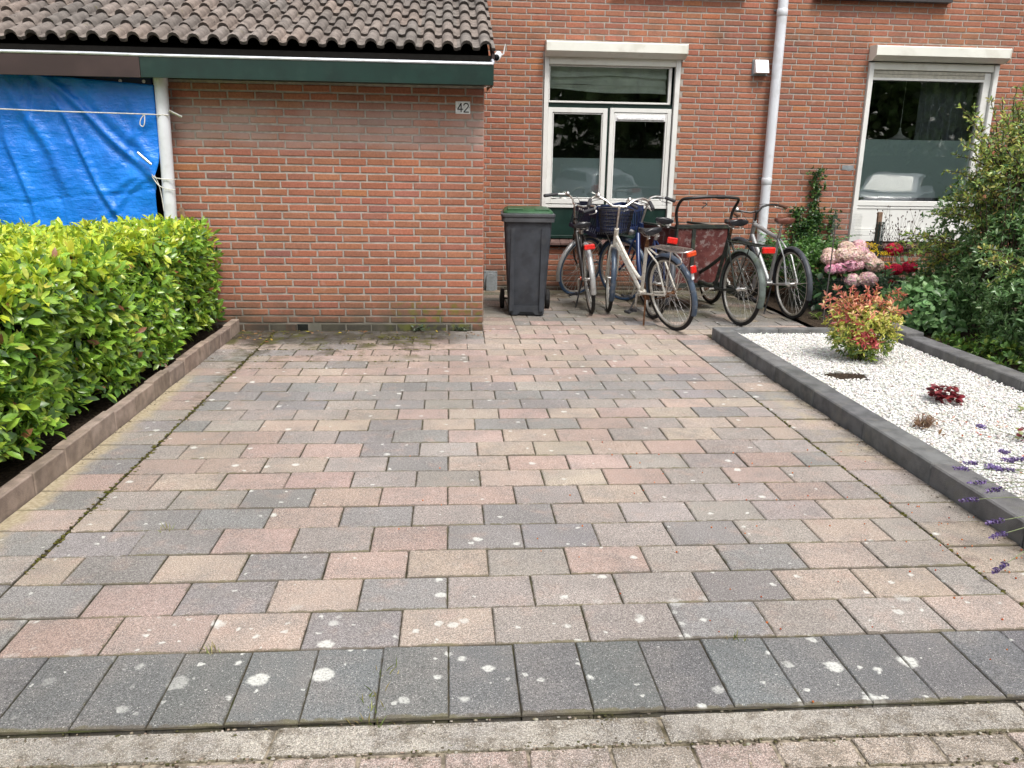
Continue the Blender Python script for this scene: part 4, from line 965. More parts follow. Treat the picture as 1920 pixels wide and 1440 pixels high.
def bicycle(label, loc, heading, lean, steer, frame="step", paint="whitepaint", tyre=("rubber", "rubber"), rims="rim", fend=("bluefender", "bluefender"), skirt=None,
            crate=None, wire=False, rack=True, light="red", stand=True, saddle_mat="saddle", bar="chrome", wb=1.10, sh=.93, bh=1.06, headlamp=True, chaincase="blackmetal", barsweep=.16, grips="grip", loopbar=.5):
    root = empty("bicycle", loc, (radians(lean), 0, 0), label, "bicycle", "bicycles parked between the bin and the garden bed")
    root.matrix_world = Matrix.Translation(loc) @ Matrix.Rotation(radians(heading), 4, 'Z') @ Matrix.Rotation(radians(lean), 4, 'X')
    R = .343; rc = (0, 0, R); fc = (wb, 0, R); bb = Vector((.47, 0, .285)); ha = radians(67)
    ax = Vector((-cos(ha), 0, sin(ha))); hb = Vector((wb-.055, 0, R))+ax*.40; ht = hb+ax*(.16 if frame != 'men' else .19)
    sa = Vector((-cos(radians(70)), 0, sin(radians(70)))); sc_ = bb+sa*(.50 if frame != 'men' else .53)
    # steering transform about the head axis
    Ms = Matrix.Translation(hb) @ Matrix.Rotation(radians(steer), 4, ax) @ Matrix.Translation(-hb)
    wheel(root, "rear_wheel", rc, R, tyre=tyre[0], rim=rims, dark_hub=frame == "step")
    fwh = wheel(root, "front_wheel", fc, R, Mx=Ms, tyre=tyre[1], rim=rims)
    mb = MB()
    r1 = .0155 if frame != 'men' else .021
    if frame == 'step':
        mb.tube([hb+ax*.02, bb], .0175, 10); top = hb+ax*.10
        mb.tube(smooth_path([top, top.lerp(bb, .55)+Vector((.0, 0, .035)), bb+sa*.13+Vector((.06, 0, .02)), bb+sa*.17], 4), .0165, 10)
    elif frame == 'swan': mb.tube(smooth_path([hb+ax*.05, hb.lerp(bb, .5)+Vector((0, 0, -.03)), bb+Vector((.03, 0, .02)), bb], 5), .024, 12)
    else:
        mb.tube([hb+ax*.04, bb], .024, 12); mb.tube([ht-ax*.025, sc_-sa*.03], .021, 12)
    mb.tube([bb-sa*.02, sc_+sa*.02], .0165, 10)
    for s_ in (-1, 1):
        mb.tube([bb+Vector((-.02, s_*.02, 0)), (.20, s_*.045, .315), (.0, s_*.06, R)], .010, 8)
        mb.tube([sc_+Vector((0, s_*.012, -.03)), (.10, s_*.04, .62 if frame != 'men' else .6), (.0, s_*.06, R)], .0085, 8)
    mb.lathe([(.028, -.035), (.028, .035)], 'y', 14, c=tuple(bb))
    mb.tube([hb-ax*.015, ht+ax*.012], .0215, 12)
    mb.build("frame", M[paint], root, angle=.6)
    fk = MB()
    for s_ in (-1, 1): fk.tube(smooth_path([hb-ax*.02+Vector((0, s_*.028, 0)), hb-ax*.06+Vector((0, s_*.042, 0)), hb-ax*.28+Vector((.004, s_*.05, 0)), Vector((wb, s_*.05, R))], 4), .0105, 8, Mx=Ms)
    fk.tube([hb-ax*.02+Vector((0, -.04, 0)), hb-ax*.02+Vector((0, .04, 0))], .014, 8, Mx=Ms)
    fk.build("fork", M[paint], root)
    # stem and handlebar
    st = ht+ax*((bh-ht.z)/ax.z-.02)
    hbm = MB().tube([ht, st], .0115, 10, Mx=Ms).tube([st-Vector((.01, 0, .0)), st+Vector((.035, 0, .012))], .012, 8, Mx=Ms); cpt = st+Vector((.03, 0, .012))
    half = [(0, 0, 0), (.01, .06, .0), (.055, .14, .035*loopbar*2), (.04, .22, .05*loopbar*2), (-.04, .275, .035*loopbar*2), (-barsweep, .295, .005)]
    full = [cpt+Vector((x, -y, z)) for x, y, z in half[::-1]]+[cpt+Vector(p) for p in half[1:]]
    hbm.tube(smooth_path(full, 4), .0115, 8, Mx=Ms); ho = hbm.build("handlebar", M[bar], root)
    for s_ in (-1, 1):
        a = cpt+Vector((-barsweep-.015, s_*.297, .003)); b = cpt+Vector((-.045, s_*.278, .035*loopbar*2))
        MB().tube([a, a.lerp(b, .08), b], [.015, .0175, .0165], 10, Mx=Ms).build("grip", M[grips], ho)
        p = cpt+Vector((-.03, s_*.268, .03)); MB().tube(smooth_path([p, p+Vector((.05, s_*-.01, -.005)), p+Vector((.03, s_*.012, -.035)), p+Vector((-.07, s_*.022, -.05))], 3), .0055, 6, Mx=Ms).build("brake_lever", M["chrome"], ho)
        MB().tube(smooth_path([p+Vector((.04, 0, 0)), cpt+Vector((.13, s_*.12, .04)), cpt+Vector((.08, s_*.03, -.12)), hb+Vector((.03, s_*.02, 0))], 5), .0028, 4, Mx=Ms).build("brake_cable", M["grip"], ho)
    MB().lathe([(.0, .038), (.014, .036), (.023, .024), (.025, .012), (.022, .010)], 'z', 14, Mx=Ms, c=tuple(cpt+Vector((.03, .20, .05*loopbar*2)))).build("bell", M["chrome"], ho)
    # fenders
    fender(root, rc, R+.016, radians(-8), radians(197 if frame == 'men' else 205), fend[0])
    fender(root, fc, R+.016, radians(20), radians(208), fend[1], Mx=Ms)
    if skirt:
        for s_ in (-1, 1): MB().prism([(R*.96*cos(a), R+(R*.96)*sin(a)) for a in [radians(10+d*15) for d in range(9)]]+[(-.02, .40), (.03, .40)], s_*.036, s_*.039, 'xz').build("skirt_guard", M[skirt], root, smooth=False)
    for s_ in (-1, 1):
        MB().tube([(0, s_*.055, R), (-.23, s_*.032, R+.27)], .0025, 5).tube([(0, s_*.055, R), (-.34, s_*.030, R+.06)], .0025, 5).build("fender_stay", M["spoke"], root)
    # saddle
    sp = sc_+sa*((sh-.055-sc_.z)/sa.z)
    MB().tube([sc_, sp], .0125, 10).tube([sc_-sa*.015, sc_+sa*.03], .019, 10).build("seat_post", M["chrome"] if frame != 'step' else M["rust_metal"], root)
    saddle(root, (sp.x-.01, 0, sh), saddle_mat)
    # cranks and pedals
    ck = MB().tube([bb+Vector((0, -.055, 0)), bb+Vector((0, .055, 0))], .009, 8); pa = radians(-75)
    for s_ in (1, -1):
        e = bb+Vector((cos(pa)*.165*s_, s_*.065, sin(pa)*.165*s_)); ck.tube([bb+Vector((0, s_*.055, 0)), e], [.011, .008], 8)
    cr = ck.build("crank", M["chrome"], root)
    for s_ in (1, -1):
        e = bb+Vector((cos(pa)*.165*s_, s_*.12, sin(pa)*.165*s_)); MB().bbox((e.x-.045, e.y-.045, e.z-.012), (e.x+.045, e.y-.022, e.z+.012), .004).bbox((e.x-.045, e.y+.022, e.z-.012), (e.x+.045, e.y+.045, e.z+.012), .004).box((e.x-.04, e.y-.022, e.z-.005), (e.x-.03, e.y+.022, e.z+.005)).box((e.x+.03, e.y-.022, e.z-.005), (e.x+.04, e.y+.022, e.z+.005)).build("pedal", M["grip"], cr, smooth=False)
    if chaincase:
        o = [(bb.x+.115*cos(a), bb.z+.09*sin(a)) for a in [radians(-100+25*k) for k in range(9)]]; q = [(.062*cos(a), R+.05*sin(a)) for a in [radians(95+28*k) for k in range(7)]]
        MB().prism(o+q, -.062, -.038, 'xz').build("chain_case", M[chaincase], root, smooth=False)
    else:
        MB().lathe([(.02, -.045), (.082, -.045), (.085, -.043), (.02, -.042)], 'y', 26, c=tuple(bb)).build("chainring", M["rust_metal"], cr)
        MB().tube([bb+Vector((0, -.044, .083)), (0, -.044, R+.035)], .004, 5).tube([bb+Vector((0, -.044, -.083)), (0, -.044, R-.035)], .004, 5).build("chain", M["rust_metal"], root)
    if rack:
        zr = R+.415; mb = MB()
        mb.tube(smooth_path([(.16, .045, zr), (-.10, .065, zr), (-.26, .065, zr), (-.315, .045, zr), (-.33, 0, zr), (-.315, -.045, zr), (-.26, -.065, zr), (-.10, -.065, zr), (.16, -.045, zr)], 4), .006, 6)
        for y in (-.03, 0, .03): mb.tube([(.15, y, zr), (-.32, y, zr)], .004, 5)
        for s_ in (-1, 1): mb.tube([(-.16, s_*.065, zr), (0, s_*.058, R)], .005, 6).tube([(.14, s_*.045, zr), (sc_.x, s_*.016, sc_.z-.02)], .005, 6)
        mb.tube(smooth_path([(-.20, .068, zr), (-.29, .07, zr-.05), (-.30, .07, zr-.09), (-.22, .066, zr-.12)], 3), .006, 6)
        mb.build("rack", M["chrome"] if frame == 'step' else M["blackmetal"], root)
        lp_ = MB().bbox((-.37, -.046, zr-.040), (-.340, .046, zr+.004), .008).build("rear_light", M[light], root, smooth=False)
        MB().box((-.345, -.03, zr-.03), (-.325, .03, zr-.01)).build("light_bracket", M["blackmetal"], lp_, smooth=False)
        if frame == 'step':
            MB().bbox((-.374, -.026, R+.235), (-.352, .026, R+.295), .003).build("reflector", M["red"], root, smooth=False)
            MB().prism([(-.012, 0), (.012, 0), (.012, .12), (-.012, .12)], -.004, .0, 'yz', Mx=Matrix.Translation((-.345, 0, R+.175))).build("fender_patch", M["white"], root, smooth=False)
    if stand:
        MB().tube(smooth_path([(.36, .03, .28), (.34, .06, .20), (.30, .13, .012), (.275, .15, .006)], 4), .0085, 8).build("kickstand", M["rust_metal"] if frame == 'step' else M["blackmetal"], root)
    if headlamp: MB().lathe([(.0, -.04), (.02, -.035), (.032, 0), (.034, .03), (.0, .034)], 'x', 14, Mx=Ms, c=tuple(hb+Vector((.07, 0, .05)))).build("headlamp", M["chrome"], root)
    def front(p): return (Ms @ Vector(p))
    if crate:
        cx = hb.x+.235; z0, z1 = bh-.30, bh-.035; hx, hy = .155, .205; mb = MB()
        for i in range(14):   # slatted walls
            y = -hy+.012+i*(2*hy-.024)/13
            for sx in (-1, 1): mb.bbox((cx+sx*(hx-.004)-.004, y-.006, z0), (cx+sx*(hx-.004)+.004, y+.006, z1-.06), .001, Mx=Ms)
        for i in range(10):
            x = cx-hx+.014+i*(2*hx-.028)/9
            for sy in (-1, 1): mb.bbox((x-.006, sy*(hy-.004)-.004, z0), (x+.006, sy*(hy-.004)+.004, z1-.06), .001, Mx=Ms)
        mb.box((cx-hx, -hy, z0), (cx+hx, hy, z0+.012), Ms)
        for sx in (-1, 1): mb.bbox((cx+sx*hx-.006, -hy, z1-.075), (cx+sx*hx+.006, hy, z1), .002, Mx=Ms).bbox((cx+sx*hx-.006, -hy, z0), (cx+sx*hx+.006, hy, z0+.04), .002, Mx=Ms)
        for sy in (-1, 1): mb.bbox((cx-hx, sy*hy-.006, z1-.075), (cx+hx, sy*hy+.006, z1), .002, Mx=Ms).bbox((cx-hx, sy*hy-.006, z0), (cx+hx, sy*hy+.006, z0+.04), .002, Mx=Ms)
        for sy in (-1, 1): mb.bbox((cx-.08, sy*hy-.005, z1), (cx+.08, sy*hy+.005, z1+.022), .003, Mx=Ms)
        c_ = mb.build("crate", M[crate], root, smooth=False)
        for i, t in enumerate((.05, .09, .13)): MB().bbox((cx-hx-.0085, .01+t*.7, z1-.047), (cx-hx-.006, .024+t*.7, z1-.030), .0004, Mx=Ms).build("print_mark", M["print_white"], c_, smooth=False)
        MB().tube([(cx+.1, .12, z0), (cx-.08, .05, R)], .005, 6, Mx=Ms).tube([(cx+.1, -.12, z0), (cx-.08, -.05, R)], .005, 6, Mx=Ms).build("carrier_strut", M["chrome"], root)
    if wire:
        cx = hb.x+.17; z1 = bh-.06; z0 = z1-.24; mb = MB()
        for q in range(8):
            t = q/7; hx, hy = .10+.03*t, .135+.035*t; z = z0+(z1-z0)*t; pts = []
            for k in range(28):
                a = 2*pi*k/28; e = .55; pts.append((cx+hx*abs(cos(a))**e*(1 if cos(a) > 0 else -1), hy*abs(sin(a))**e*(1 if sin(a) > 0 else -1), z))
            mb.tube(pts, .0045 if q == 7 else .0024, 5 if q == 7 else 3, closed=True, Mx=Ms)
        for k in range(44):
            a = 2*pi*k/44; e = .55; u = abs(cos(a))**e*(1 if cos(a) > 0 else -1); w_ = abs(sin(a))**e*(1 if sin(a) > 0 else -1)
            mb.tube([(cx+.10*u, .135*w_, z0), (cx+.13*u, .17*w_, z1)], .0024, 3, cap=False, Mx=Ms)
        for k in range(12): y = -.13+k*.0236; mb.tube([(cx-.095, y, z0), (cx+.095, y, z0)], .0016, 3, cap=False, Mx=Ms)
        mb.build("wire_basket", M["blackmetal"], root, angle=None)
    return root
bicycle("black bicycle with blue front tyre and navy crate, nearest the wheelie bin", (1.125, .90, 0), 87.5, -7, -54, frame="men", paint="blackmetal", tyre=("rubber", "rubber_blue"), fend=("silverpaint", "silverpaint"),
        crate="crate_navy", rack=False, wb=1.10, sh=.865, bh=1.04, barsweep=.20, chaincase="blackmetal")
bicycle("white step-through bicycle with wire basket and orange tail light in front of the others", (1.735, .02, 0), 111, -11, -30, frame="step", paint="whitepaint", fend=("bluefender", "bluefender"), wire=True, light="orange",
        wb=1.06, sh=.895, bh=1.09, headlamp=False, chaincase=None, barsweep=.17, loopbar=.75)
bicycle("dark blue bicycle with blue crate standing behind the white one", (1.665, .60, 0), 95.5, 8, 34, frame="swan", paint="bluepaint", tyre=("rubber", "rubber_blue"), fend=("blackfender", "bluefender"), crate="crate_blue",
        wb=1.10, sh=.94, bh=1.07, rack=False, barsweep=.14)
bicycle("silver bicycle with brown saddle leaning by the garden bed", (3.06, .60, 0), 95.5, -4, 12, frame="men", paint="silverpaint", fend=("blackfender", "blackfender"), rack=False, saddle_mat="leather", bar="blackmetal",
        wb=1.12, sh=.945, bh=1.0, headlamp=False, chaincase=None, barsweep=.12, grips="grip_brown", loopbar=.35)
for ob in [o for o in scene.objects if o.type == 'EMPTY' and o.name.startswith("bicycle")]:
    i = ["nearest the wheelie bin" in ob["label"], "behind the white one" in ob["label"]]
    if i[0]:
        MB().bbox((-.315, -.052, .665), (-.29, .052, .715), .008).build("rear_light", M["red"], ob, smooth=False); MB().tube([(-.29, 0, .69), (.18, 0, .70)], .006, 6).build("light_arm", M["blackmetal"], ob)
        MB().lathe([(.0, -.012), (.018, -.01), (.02, 0), (.0, .004)], 'y', 12, c=(.13, .07, .34)).build("pedal_reflector", M["orange"], ob)
    if i[1]:
        MB().bbox((-.16, -.05, .74), (-.13, .05, .80), .008).build("rear_light", M["red"], ob, smooth=False); MB().bbox((-.15, -.045, .62), (-.12, .045, .74), .006).build("bag", M["blackmetal"], ob, smooth=False)

# cargo tricycle
tk = empty("cargo_tricycle", (2.41, .25, 0), (0, 0, radians(101.5)), label="old black cargo tricycle with weathered dark red box in front of the rider seat", cat="tricycle")
R = .343
wheel(tk, "rear_wheel", (0, 0, R), R)
for s_ in (-1, 1): wheel(tk, "front_wheel", (1.22, s_*.37, .25), .25, spokes=24)
mb = MB().tube([(0, .06, R), (.25, .05, .30), (.50, .0, .28)], .012, 8).tube([(0, -.06, R), (.25, -.05, .30), (.50, .0, .28)], .012, 8)
mb.tube([(.50, 0, .26), (.28, 0, .84)], .018, 10).tube([(0, .06, R), (.30, .015, .78)], .010, 8).tube([(0, -.06, R), (.30, -.015, .78)], .010, 8)
mb.tube([(.46, 0, .29), (.80, 0, .30), (1.3, 0, .25)], .022, 10).tube([(.36, 0, .62), (.62, 0, .48), (.80, 0, .40)], .018, 10).build("frame", M["oldblack"], tk)
MB().bbox((.05, -.08, .255), (.62, -.045, .335), .008).build("chain_case", M["oldblack"], tk, smooth=False)
bx = MB().bbox((.80, -.275, .29), (.815, .275, .84), .003).bbox((1.66, -.29, .29), (1.68, .29, .80), .003).bbox((.815, .26, .29), (1.66, .275, .82), .003).bbox((.815, -.275, .29), (1.66, -.26, .82), .003).bbox((.8, -.275, .275), (1.68, .275, .289), .003).build("cargo_box", M["rust"], tk, smooth=False)
for y in (-.13, .13): pass
MB().bbox((.787, .085, .30), (.799, .125, .83), .002).build("box_batten", M["oldblack"], bx, smooth=False)
MB().bbox((.785, -.30, .835), (.84, .30, .875), .004).bbox((.785, .28, .27), (.835, .30, .835), .003).bbox((.785, -.30, .27), (.835, -.28, .835), .003).bbox((.785, -.30, .255), (.835, .30, .29), .003).bbox((.84, .27, .825), (1.68, .30, .85), .003).bbox((.84, -.30, .825), (1.68, -.27, .85), .003).build("box_frame", M["oldblack"], bx, smooth=False)
MB().box((.75, -.31, .25), (1.3, .31, .262)).tube([(1.22, -.37, .25), (1.22, .37, .25)], .016, 8).tube([(.9, -.25, .24), (1.22, -.33, .25)], .012, 6).tube([(.9, .25, .24), (1.22, .33, .25)], .012, 6).build("axle_frame", M["oldblack"], tk, smooth=False)
hp = smooth_path([(.80, .285, .85), (.79, .315, 1.0), (.70, .31, 1.12), (.62, .21, 1.145), (.60, 0, 1.155), (.62, -.21, 1.145), (.70, -.31, 1.12), (.79, -.305, 1.0), (.80, -.285, .85)], 5)
hb_ = MB().tube(hp, .0145, 10).build("push_bar", M["blackmetal"], tk)
MB().tube([(.61, -.10, 1.152), (.61, -.02, 1.154)], .020, 10).build("grip", M["grip"], hb_); MB().tube([(.62, .13, 1.10), (.60, .09, 1.085), (.55, .17, 1.05)], .006, 6).build("brake_lever", M["blackmetal"], hb_)
fender(tk, (0, 0, R), R+.02, radians(-5), radians(200), "mossfender", w=.033)
MB().tube([(.28, 0, .82), (.255, 0, .90)], .013, 8).build("seat_post", M["rust_metal"], tk); saddle(tk, (.235, 0, .945), "saddle", L=.27, W=.22)
zr = .765; MB().tube([(.22, .05, zr), (-.34, .06, zr), (-.36, 0, zr), (-.34, -.06, zr), (.22, -.05, zr)], .007, 6).tube([(.2, 0, zr), (-.35, 0, zr)], .005, 5).tube([(-.18, .06, zr), (0, .07, R)], .006, 6).tube([(-.18, -.06, zr), (0, -.07, R)], .006, 6).build("rack", M["oldblack"], tk)
MB().bbox((-.40, -.062, zr-.055), (-.365, .062, zr+.0), .008).build("rear_light", M["red"], tk, smooth=False)
MB().tube([(.47, -.06, .28), (.47, .06, .28)], .01, 8).tube([(.47, .06, .28), (.60, .07, .20)], .009, 6).tube([(.47, -.06, .28), (.34, -.07, .36)], .009, 6).build("crank", M["chrome"], tk)
# ------------------------------------------------------------------ hedge
LEAF_ME = mesh_np("leaf", LEAF_V, [i for t in LEAF_F for i in t], [len(t) for t in LEAF_F], M["leaf_gloss"], True)
hg = empty("laurel_hedge", (-2.75, -2.6, 0), label="clipped laurel hedge with glossy leaves, yellow green on top, left of the driveway", cat="hedge")
HX0, HX1, HY0, HY1, HZ = -5.4, -2.235, -6.6, -.12, .93
def hbox():
    return MB().bbox((HX0+.1-(-2.75), HY0+.1+2.6, .16), (HX1-.13+2.75, HY1-.10+2.6, HZ-.13), .05)
hbox().build("twigs", plain("hedge_inner_shade", (.022, .028, .010), 1, 0, .1, 30, .6), hg, smooth=False)  # solid dark box in place of twigs, inner shade of the hedge as colour
def rnd(n, a, b): return rng.uniform(a, b, n)
bulge = lambda y, z: .05*np.sin(y*3.1+1)*np.sin(z*5)+.04*np.sin(y*7.3)
# right face
n = 4300; y = rnd(n, HY0, HY1); z = rng.beta(1.15, 1.0, n)*(HZ-.13)+.13
x = HX1+bulge(y, z)-.06*(1-np.minimum(1, z/.3))**2-.11*np.clip((z-.80)/.13, 0, 1)**2+rnd(n, -.07, .02)
p1 = np.stack([x, y, z], 1); a1 = norm(np.array([1, -.12, .75])+rand_dirs(n)*.75)
# top
m = 7200; x = rnd(m, HX0, HX1+.0); y = rnd(m, HY0, HY1)
z = HZ+.025*np.sin(x*4+y*2)+.022*np.sin(y*6.1)-.05*np.clip((y+.6)/.5, 0, 1)+rnd(m, -.06, .03)-.10*np.clip((x-HX1+.12)/.12, 0, 1)**2-.04*np.clip((-2.9-x), 0, 3)
p2 = np.stack([x, y, z], 1); a2 = norm(np.array([.1, -.05, 1.0])+rand_dirs(m)*.55)
# far end
k = 260; p3 = np.stack([rnd(k, HX1-.8, HX1), np.full(k, HY1)+rnd(k, -.05, .02), rnd(k, .1, HZ)], 1); a3 = norm(np.array([.1, .8, .6])+rand_dirs(k)*.6)
PALS = [(.21, .38, .05), (.29, .49, .06), (.115, .235, .045), (.42, .58, .07), (.54, .58, .10), (.07, .15, .04)]
PALT = [(.52, .62, .05), (.60, .66, .06), (.38, .54, .05), (.22, .38, .05), (.66, .64, .10)]
P, D, U, L_, W_ = [], [], [], [], []; C_ = []
for p, a, per, pal, w in ((p1, a1, 6, PALS, [5, 5, 3, 2.2, .8, 1.5]), (p2, a2, 6, PALT, [5, 4, 4, 1.6, .5]), (p3, a3, 6, PALS, [5, 5, 3, 3, 1, 1])):
    q, d_, u_, l_, w_ = shoots(p, a, per, (.040, .092), 1.0, .22)
    c_ = palette(len(q), pal, w, .15)
    if p is p1:   # young yellow shoots are commoner near the clipped top
        t = np.clip((q[:, 2]-.62)/.30, 0, 1)*rng.uniform(0, 1, len(q)); yc = palette(len(q), PALT, [3, 2, 4, 2, .2], .12); c_ = np.where((t > .42)[:, None], yc, c_)
        br = rng.uniform(0, 1, len(q)) < .012; c_[br] = (.30, .13, .06)
    P.append(q); D.append(d_); U.append(u_); L_.append(l_); W_.append(w_); C_.append(c_)
P, D, U, L_, W_, C_ = [np.concatenate(t) for t in (P, D, U, L_, W_, C_)]
dist = np.linalg.norm(P-np.array(CAM), axis=1); out_ = (P[:, 0]-HX1)+.4*(P[:, 2] > .9)
vis = (P[:, 0] > HX1-.02) & (P[:, 1] > -3.75) & (D[:, 0] > -.1); idx = np.where(vis)[0]; idx = idx[np.argsort(dist[idx]-.6*P[idx, 0])[:300]]
sel = np.zeros(len(P), bool); sel[idx] = True
off = np.array([2.75, 2.6, 0])
me = leaf_mesh("foliage", P[~sel]+off, D[~sel], U[~sel], L_[~sel], W_[~sel], C_[~sel], M["leaf_gloss"]); o = link_mesh("foliage", me, hg); o["kind"] = "stuff"
Fr = frames(D[sel], U[sel])
for k, i in enumerate(idx): pass
ii = np.where(sel)[0]
for k, i in enumerate(ii):
    ob = link_mesh("leaf", LEAF_ME, hg, color=C_[i]); mt = Matrix([[*Fr[k][0], 0], [*Fr[k][1], 0], [*Fr[k][2], 0], [0, 0, 0, 1]])
    ob.rotation_euler = mt.to_euler(); ob.location = P[i]+off; ob.scale = (L_[i], W_[i], L_[i])
mb = MB()
for k in range(34):
    y = -5.6+k*.165; x = -2.42+random.uniform(-.1, .05); mb.tube([(x+2.75, y+2.6, 0), (x+2.75+random.uniform(-.04, .06), y+2.6+random.uniform(-.05, .05), .3), (x+2.75+random.uniform(-.08, .1), y+2.6+random.uniform(-.1, .1), .6)], [.009, .006, .004], 5)
o = mb.build("stems", M["bark"], hg); o["kind"] = "stuff"

# ------------------------------------------------------------------ garden plants
def plant(name, loc, label, cat, group=None): return empty(name, loc, (0, 0, 0), label, cat, group)
def fol(par, name, P, D, U, L, W, C, mat="leaf", base=(LEAF_V, LEAF_F)):
    loc = np.array(par.location); o = link_mesh(name, leaf_mesh(name, P-loc, D, U, L, W, C, M[mat], base), par); o["kind"] = "stuff"; return o
def twig(par, paths, name="branches", mat="bark", r=.004):
    mb = MB(); loc = Vector(par.location)
    for p in paths: q = [Vector(t)-loc for t in p]; mb.tube(q, [r*(1-.65*i/(len(q)-1)) for i in range(len(q))], 5, cap=False)
    o = mb.build(name, M[mat], par, angle=None); o["kind"] = "stuff"; return o

# big privet-like shrub at the right
sh = plant("large_shrub", (4.35, -.3, 0.05), "tall dense green shrub with loose yellow green sprays at the right edge", "shrub")
PG = [(.105, .21, .07), (.145, .27, .095), (.07, .145, .05), (.21, .35, .13), (.34, .45, .23)]
PY = [(.45, .52, .11), (.56, .55, .15), (.30, .43, .10), (.45, .34, .10)]
Ps, As = [], []
for (cx, cy, cz, rx, ry, rz, n) in ((4.78, .15, .95, .50, .62, .66, 1100), (4.48, -.50, .58, .46, .5, .56, 1200), (4.18, -1.35, .38, .40, .6, .38, 1200), (4.95, -.8, 1.0, .6, .7, .8, 800), (4.06, -2.2, .34, .36, .6, .34, 900), (4.55, -1.7, .75, .5, .8, .7, 800), (5.0, .85, .75, .5, .6, .6, 500), (4.1, -3.2, .38, .4, .7, .38, 400), (4.98, .0, 1.75, .34, .4, .42, 380), (4.42, .1, .34, .36, .45, .36, 800), (4.6, -.2, 1.25, .35, .4, .4, 450)):
    d = rand_dirs(n); rr = rng.uniform(.72, 1.04, (n, 1)); Ps.append(np.array([cx, cy, cz])+d*rr*np.array([rx, ry, rz])); As.append(norm(d+np.array([0, 0, .7])+rand_dirs(n)*.5))
Ps = np.concatenate(Ps); As = np.concatenate(As); k = Ps[:, 2] > .09; Ps, As = Ps[k], As[k]
q, d_, u_, l_, w_ = shoots(Ps, As, 7, (.030, .062), .95, .19)
c_ = palette(len(q), PG, [5, 5, 4, 2.2, .7], .18); yt = (q[:, 2]+rng.normal(0, .2, len(q))) > 1.32; c_[yt] = palette(int(yt.sum()), PY+PG[1:4], [2, 1.3, 2.5, .8, 2, 1, 2], .18)
fol(sh, "foliage", q, d_, u_, l_, w_, c_, "leaf_gloss")
# loose arching sprays
paths = []; SP, SA = [], []
def spray(a, b, sag=.08, n=12):
    a, b = Vector(a), Vector(b); pts = []
    for i in range(n+1):
        t = i/n; p = a.lerp(b, t)+Vector((0, 0, sag*sin(pi*t))); p += Vector((random.uniform(-1, 1), random.uniform(-1, 1), random.uniform(-1, 1)))*.012; pts.append(p)
    paths.append(pts)
    for i in range(2, n+1):
        for s_ in (0, 1): SP.append(pts[i]); tdir = (pts[i]-pts[i-1]).normalized(); SA.append((tdir+Vector((random.uniform(-1, 1), random.uniform(-1, 1), random.uniform(-.2, 1)))*.8).normalized())
for a, b in (((4.6, -.1, 1.2), (4.05, -.25, 1.78)), ((4.6, -.1, 1.15), (3.98, -.3, 1.66)), ((4.5, 0, 1.3), (4.10, -.2, 1.98)), ((4.6, 0, 1.3), (4.28, -.3, 2.02)), ((4.7, .1, 1.3), (4.52, -.1, 2.12)), ((4.8, 0, 1.3), (4.60, -.2, 2.25)), ((4.9, .1, 1.3), (4.66, 0, 2.36)), ((4.9, 0, 1.3), (4.85, -.2, 2.3)),
             ((4.5, -.2, 1.0), (4.02, -.2, 1.22)), ((4.4, -.2, .9), (3.95, -.1, 1.06)), ((4.3, -.1, .7), (3.80, .1, .86)), ((4.3, 0, .6), (3.85, .25, .66)), ((4.5, -.2, 1.1), (4.12, -.4, 1.44)), ((4.6, -.4, 1.2), (4.25, -.7, 1.72)), ((4.7, -.5, 1.2), (4.45, -.9, 1.85)), ((4.2, -1.0, .6), (3.78, -1.1, .86)), ((4.1, -1.6, .5), (3.74, -1.9, .64)), ((4.9, -.5, 1.3), (4.8, -.9, 2.0))):
    spray(a, b); 
    for _ in range(5): spray(Vector(a)+Vector((random.uniform(-.05, .15), random.uniform(-.2, .2), random.uniform(-.1, .1))), Vector(b)+Vector((random.uniform(-.05, .28), random.uniform(-.2, .2), random.uniform(-.25, .08))))
q, d_, u_, l_, w_ = shoots(np.array([p[:] for p in SP]), np.array([p[:] for p in SA]), 3, (.032, .056), .9, .19)
fol(sh, "spray_leaves", q, d_, u_, l_, w_, palette(len(q), PY+[(.34, .40, .30), (.14, .21, .06)], [2, 1.2, 3, .8, 1.0, 3], .15), "leaf_gloss")
for k in range(70):
    a = random.uniform(0, 2*pi); r_ = random.uniform(.1, .5); x, y = 4.5+r_*cos(a)*.9, -.4+r_*sin(a)*1.3
    paths.append([(4.5+.2*cos(a), -.35+.4*sin(a), .05), ((4.5+x)/2, (y-.35)/2, .6), (x, y, random.uniform(.9, 1.5))])
twig(sh, paths, r=.007)
# broad yellow leaves reaching in from the right edge
P = np.array([(random.uniform(4.2, 4.5), random.uniform(-1.7, -.9), random.uniform(.62, 1.15)) for _ in range(60)]); n = len(P)
fol(sh, "broad_leaves", P, norm(np.array([-.5, -.4, -.3])+rand_dirs(n)*.6), norm(np.array([0, -.5, 1])+rand_dirs(n)*.3), rnd(n, .07, .12), rnd(n, .055, .09), palette(n, [(.20, .28, .04), (.30, .30, .05), (.13, .2, .04)], [3, 1, 2]), "leaf")

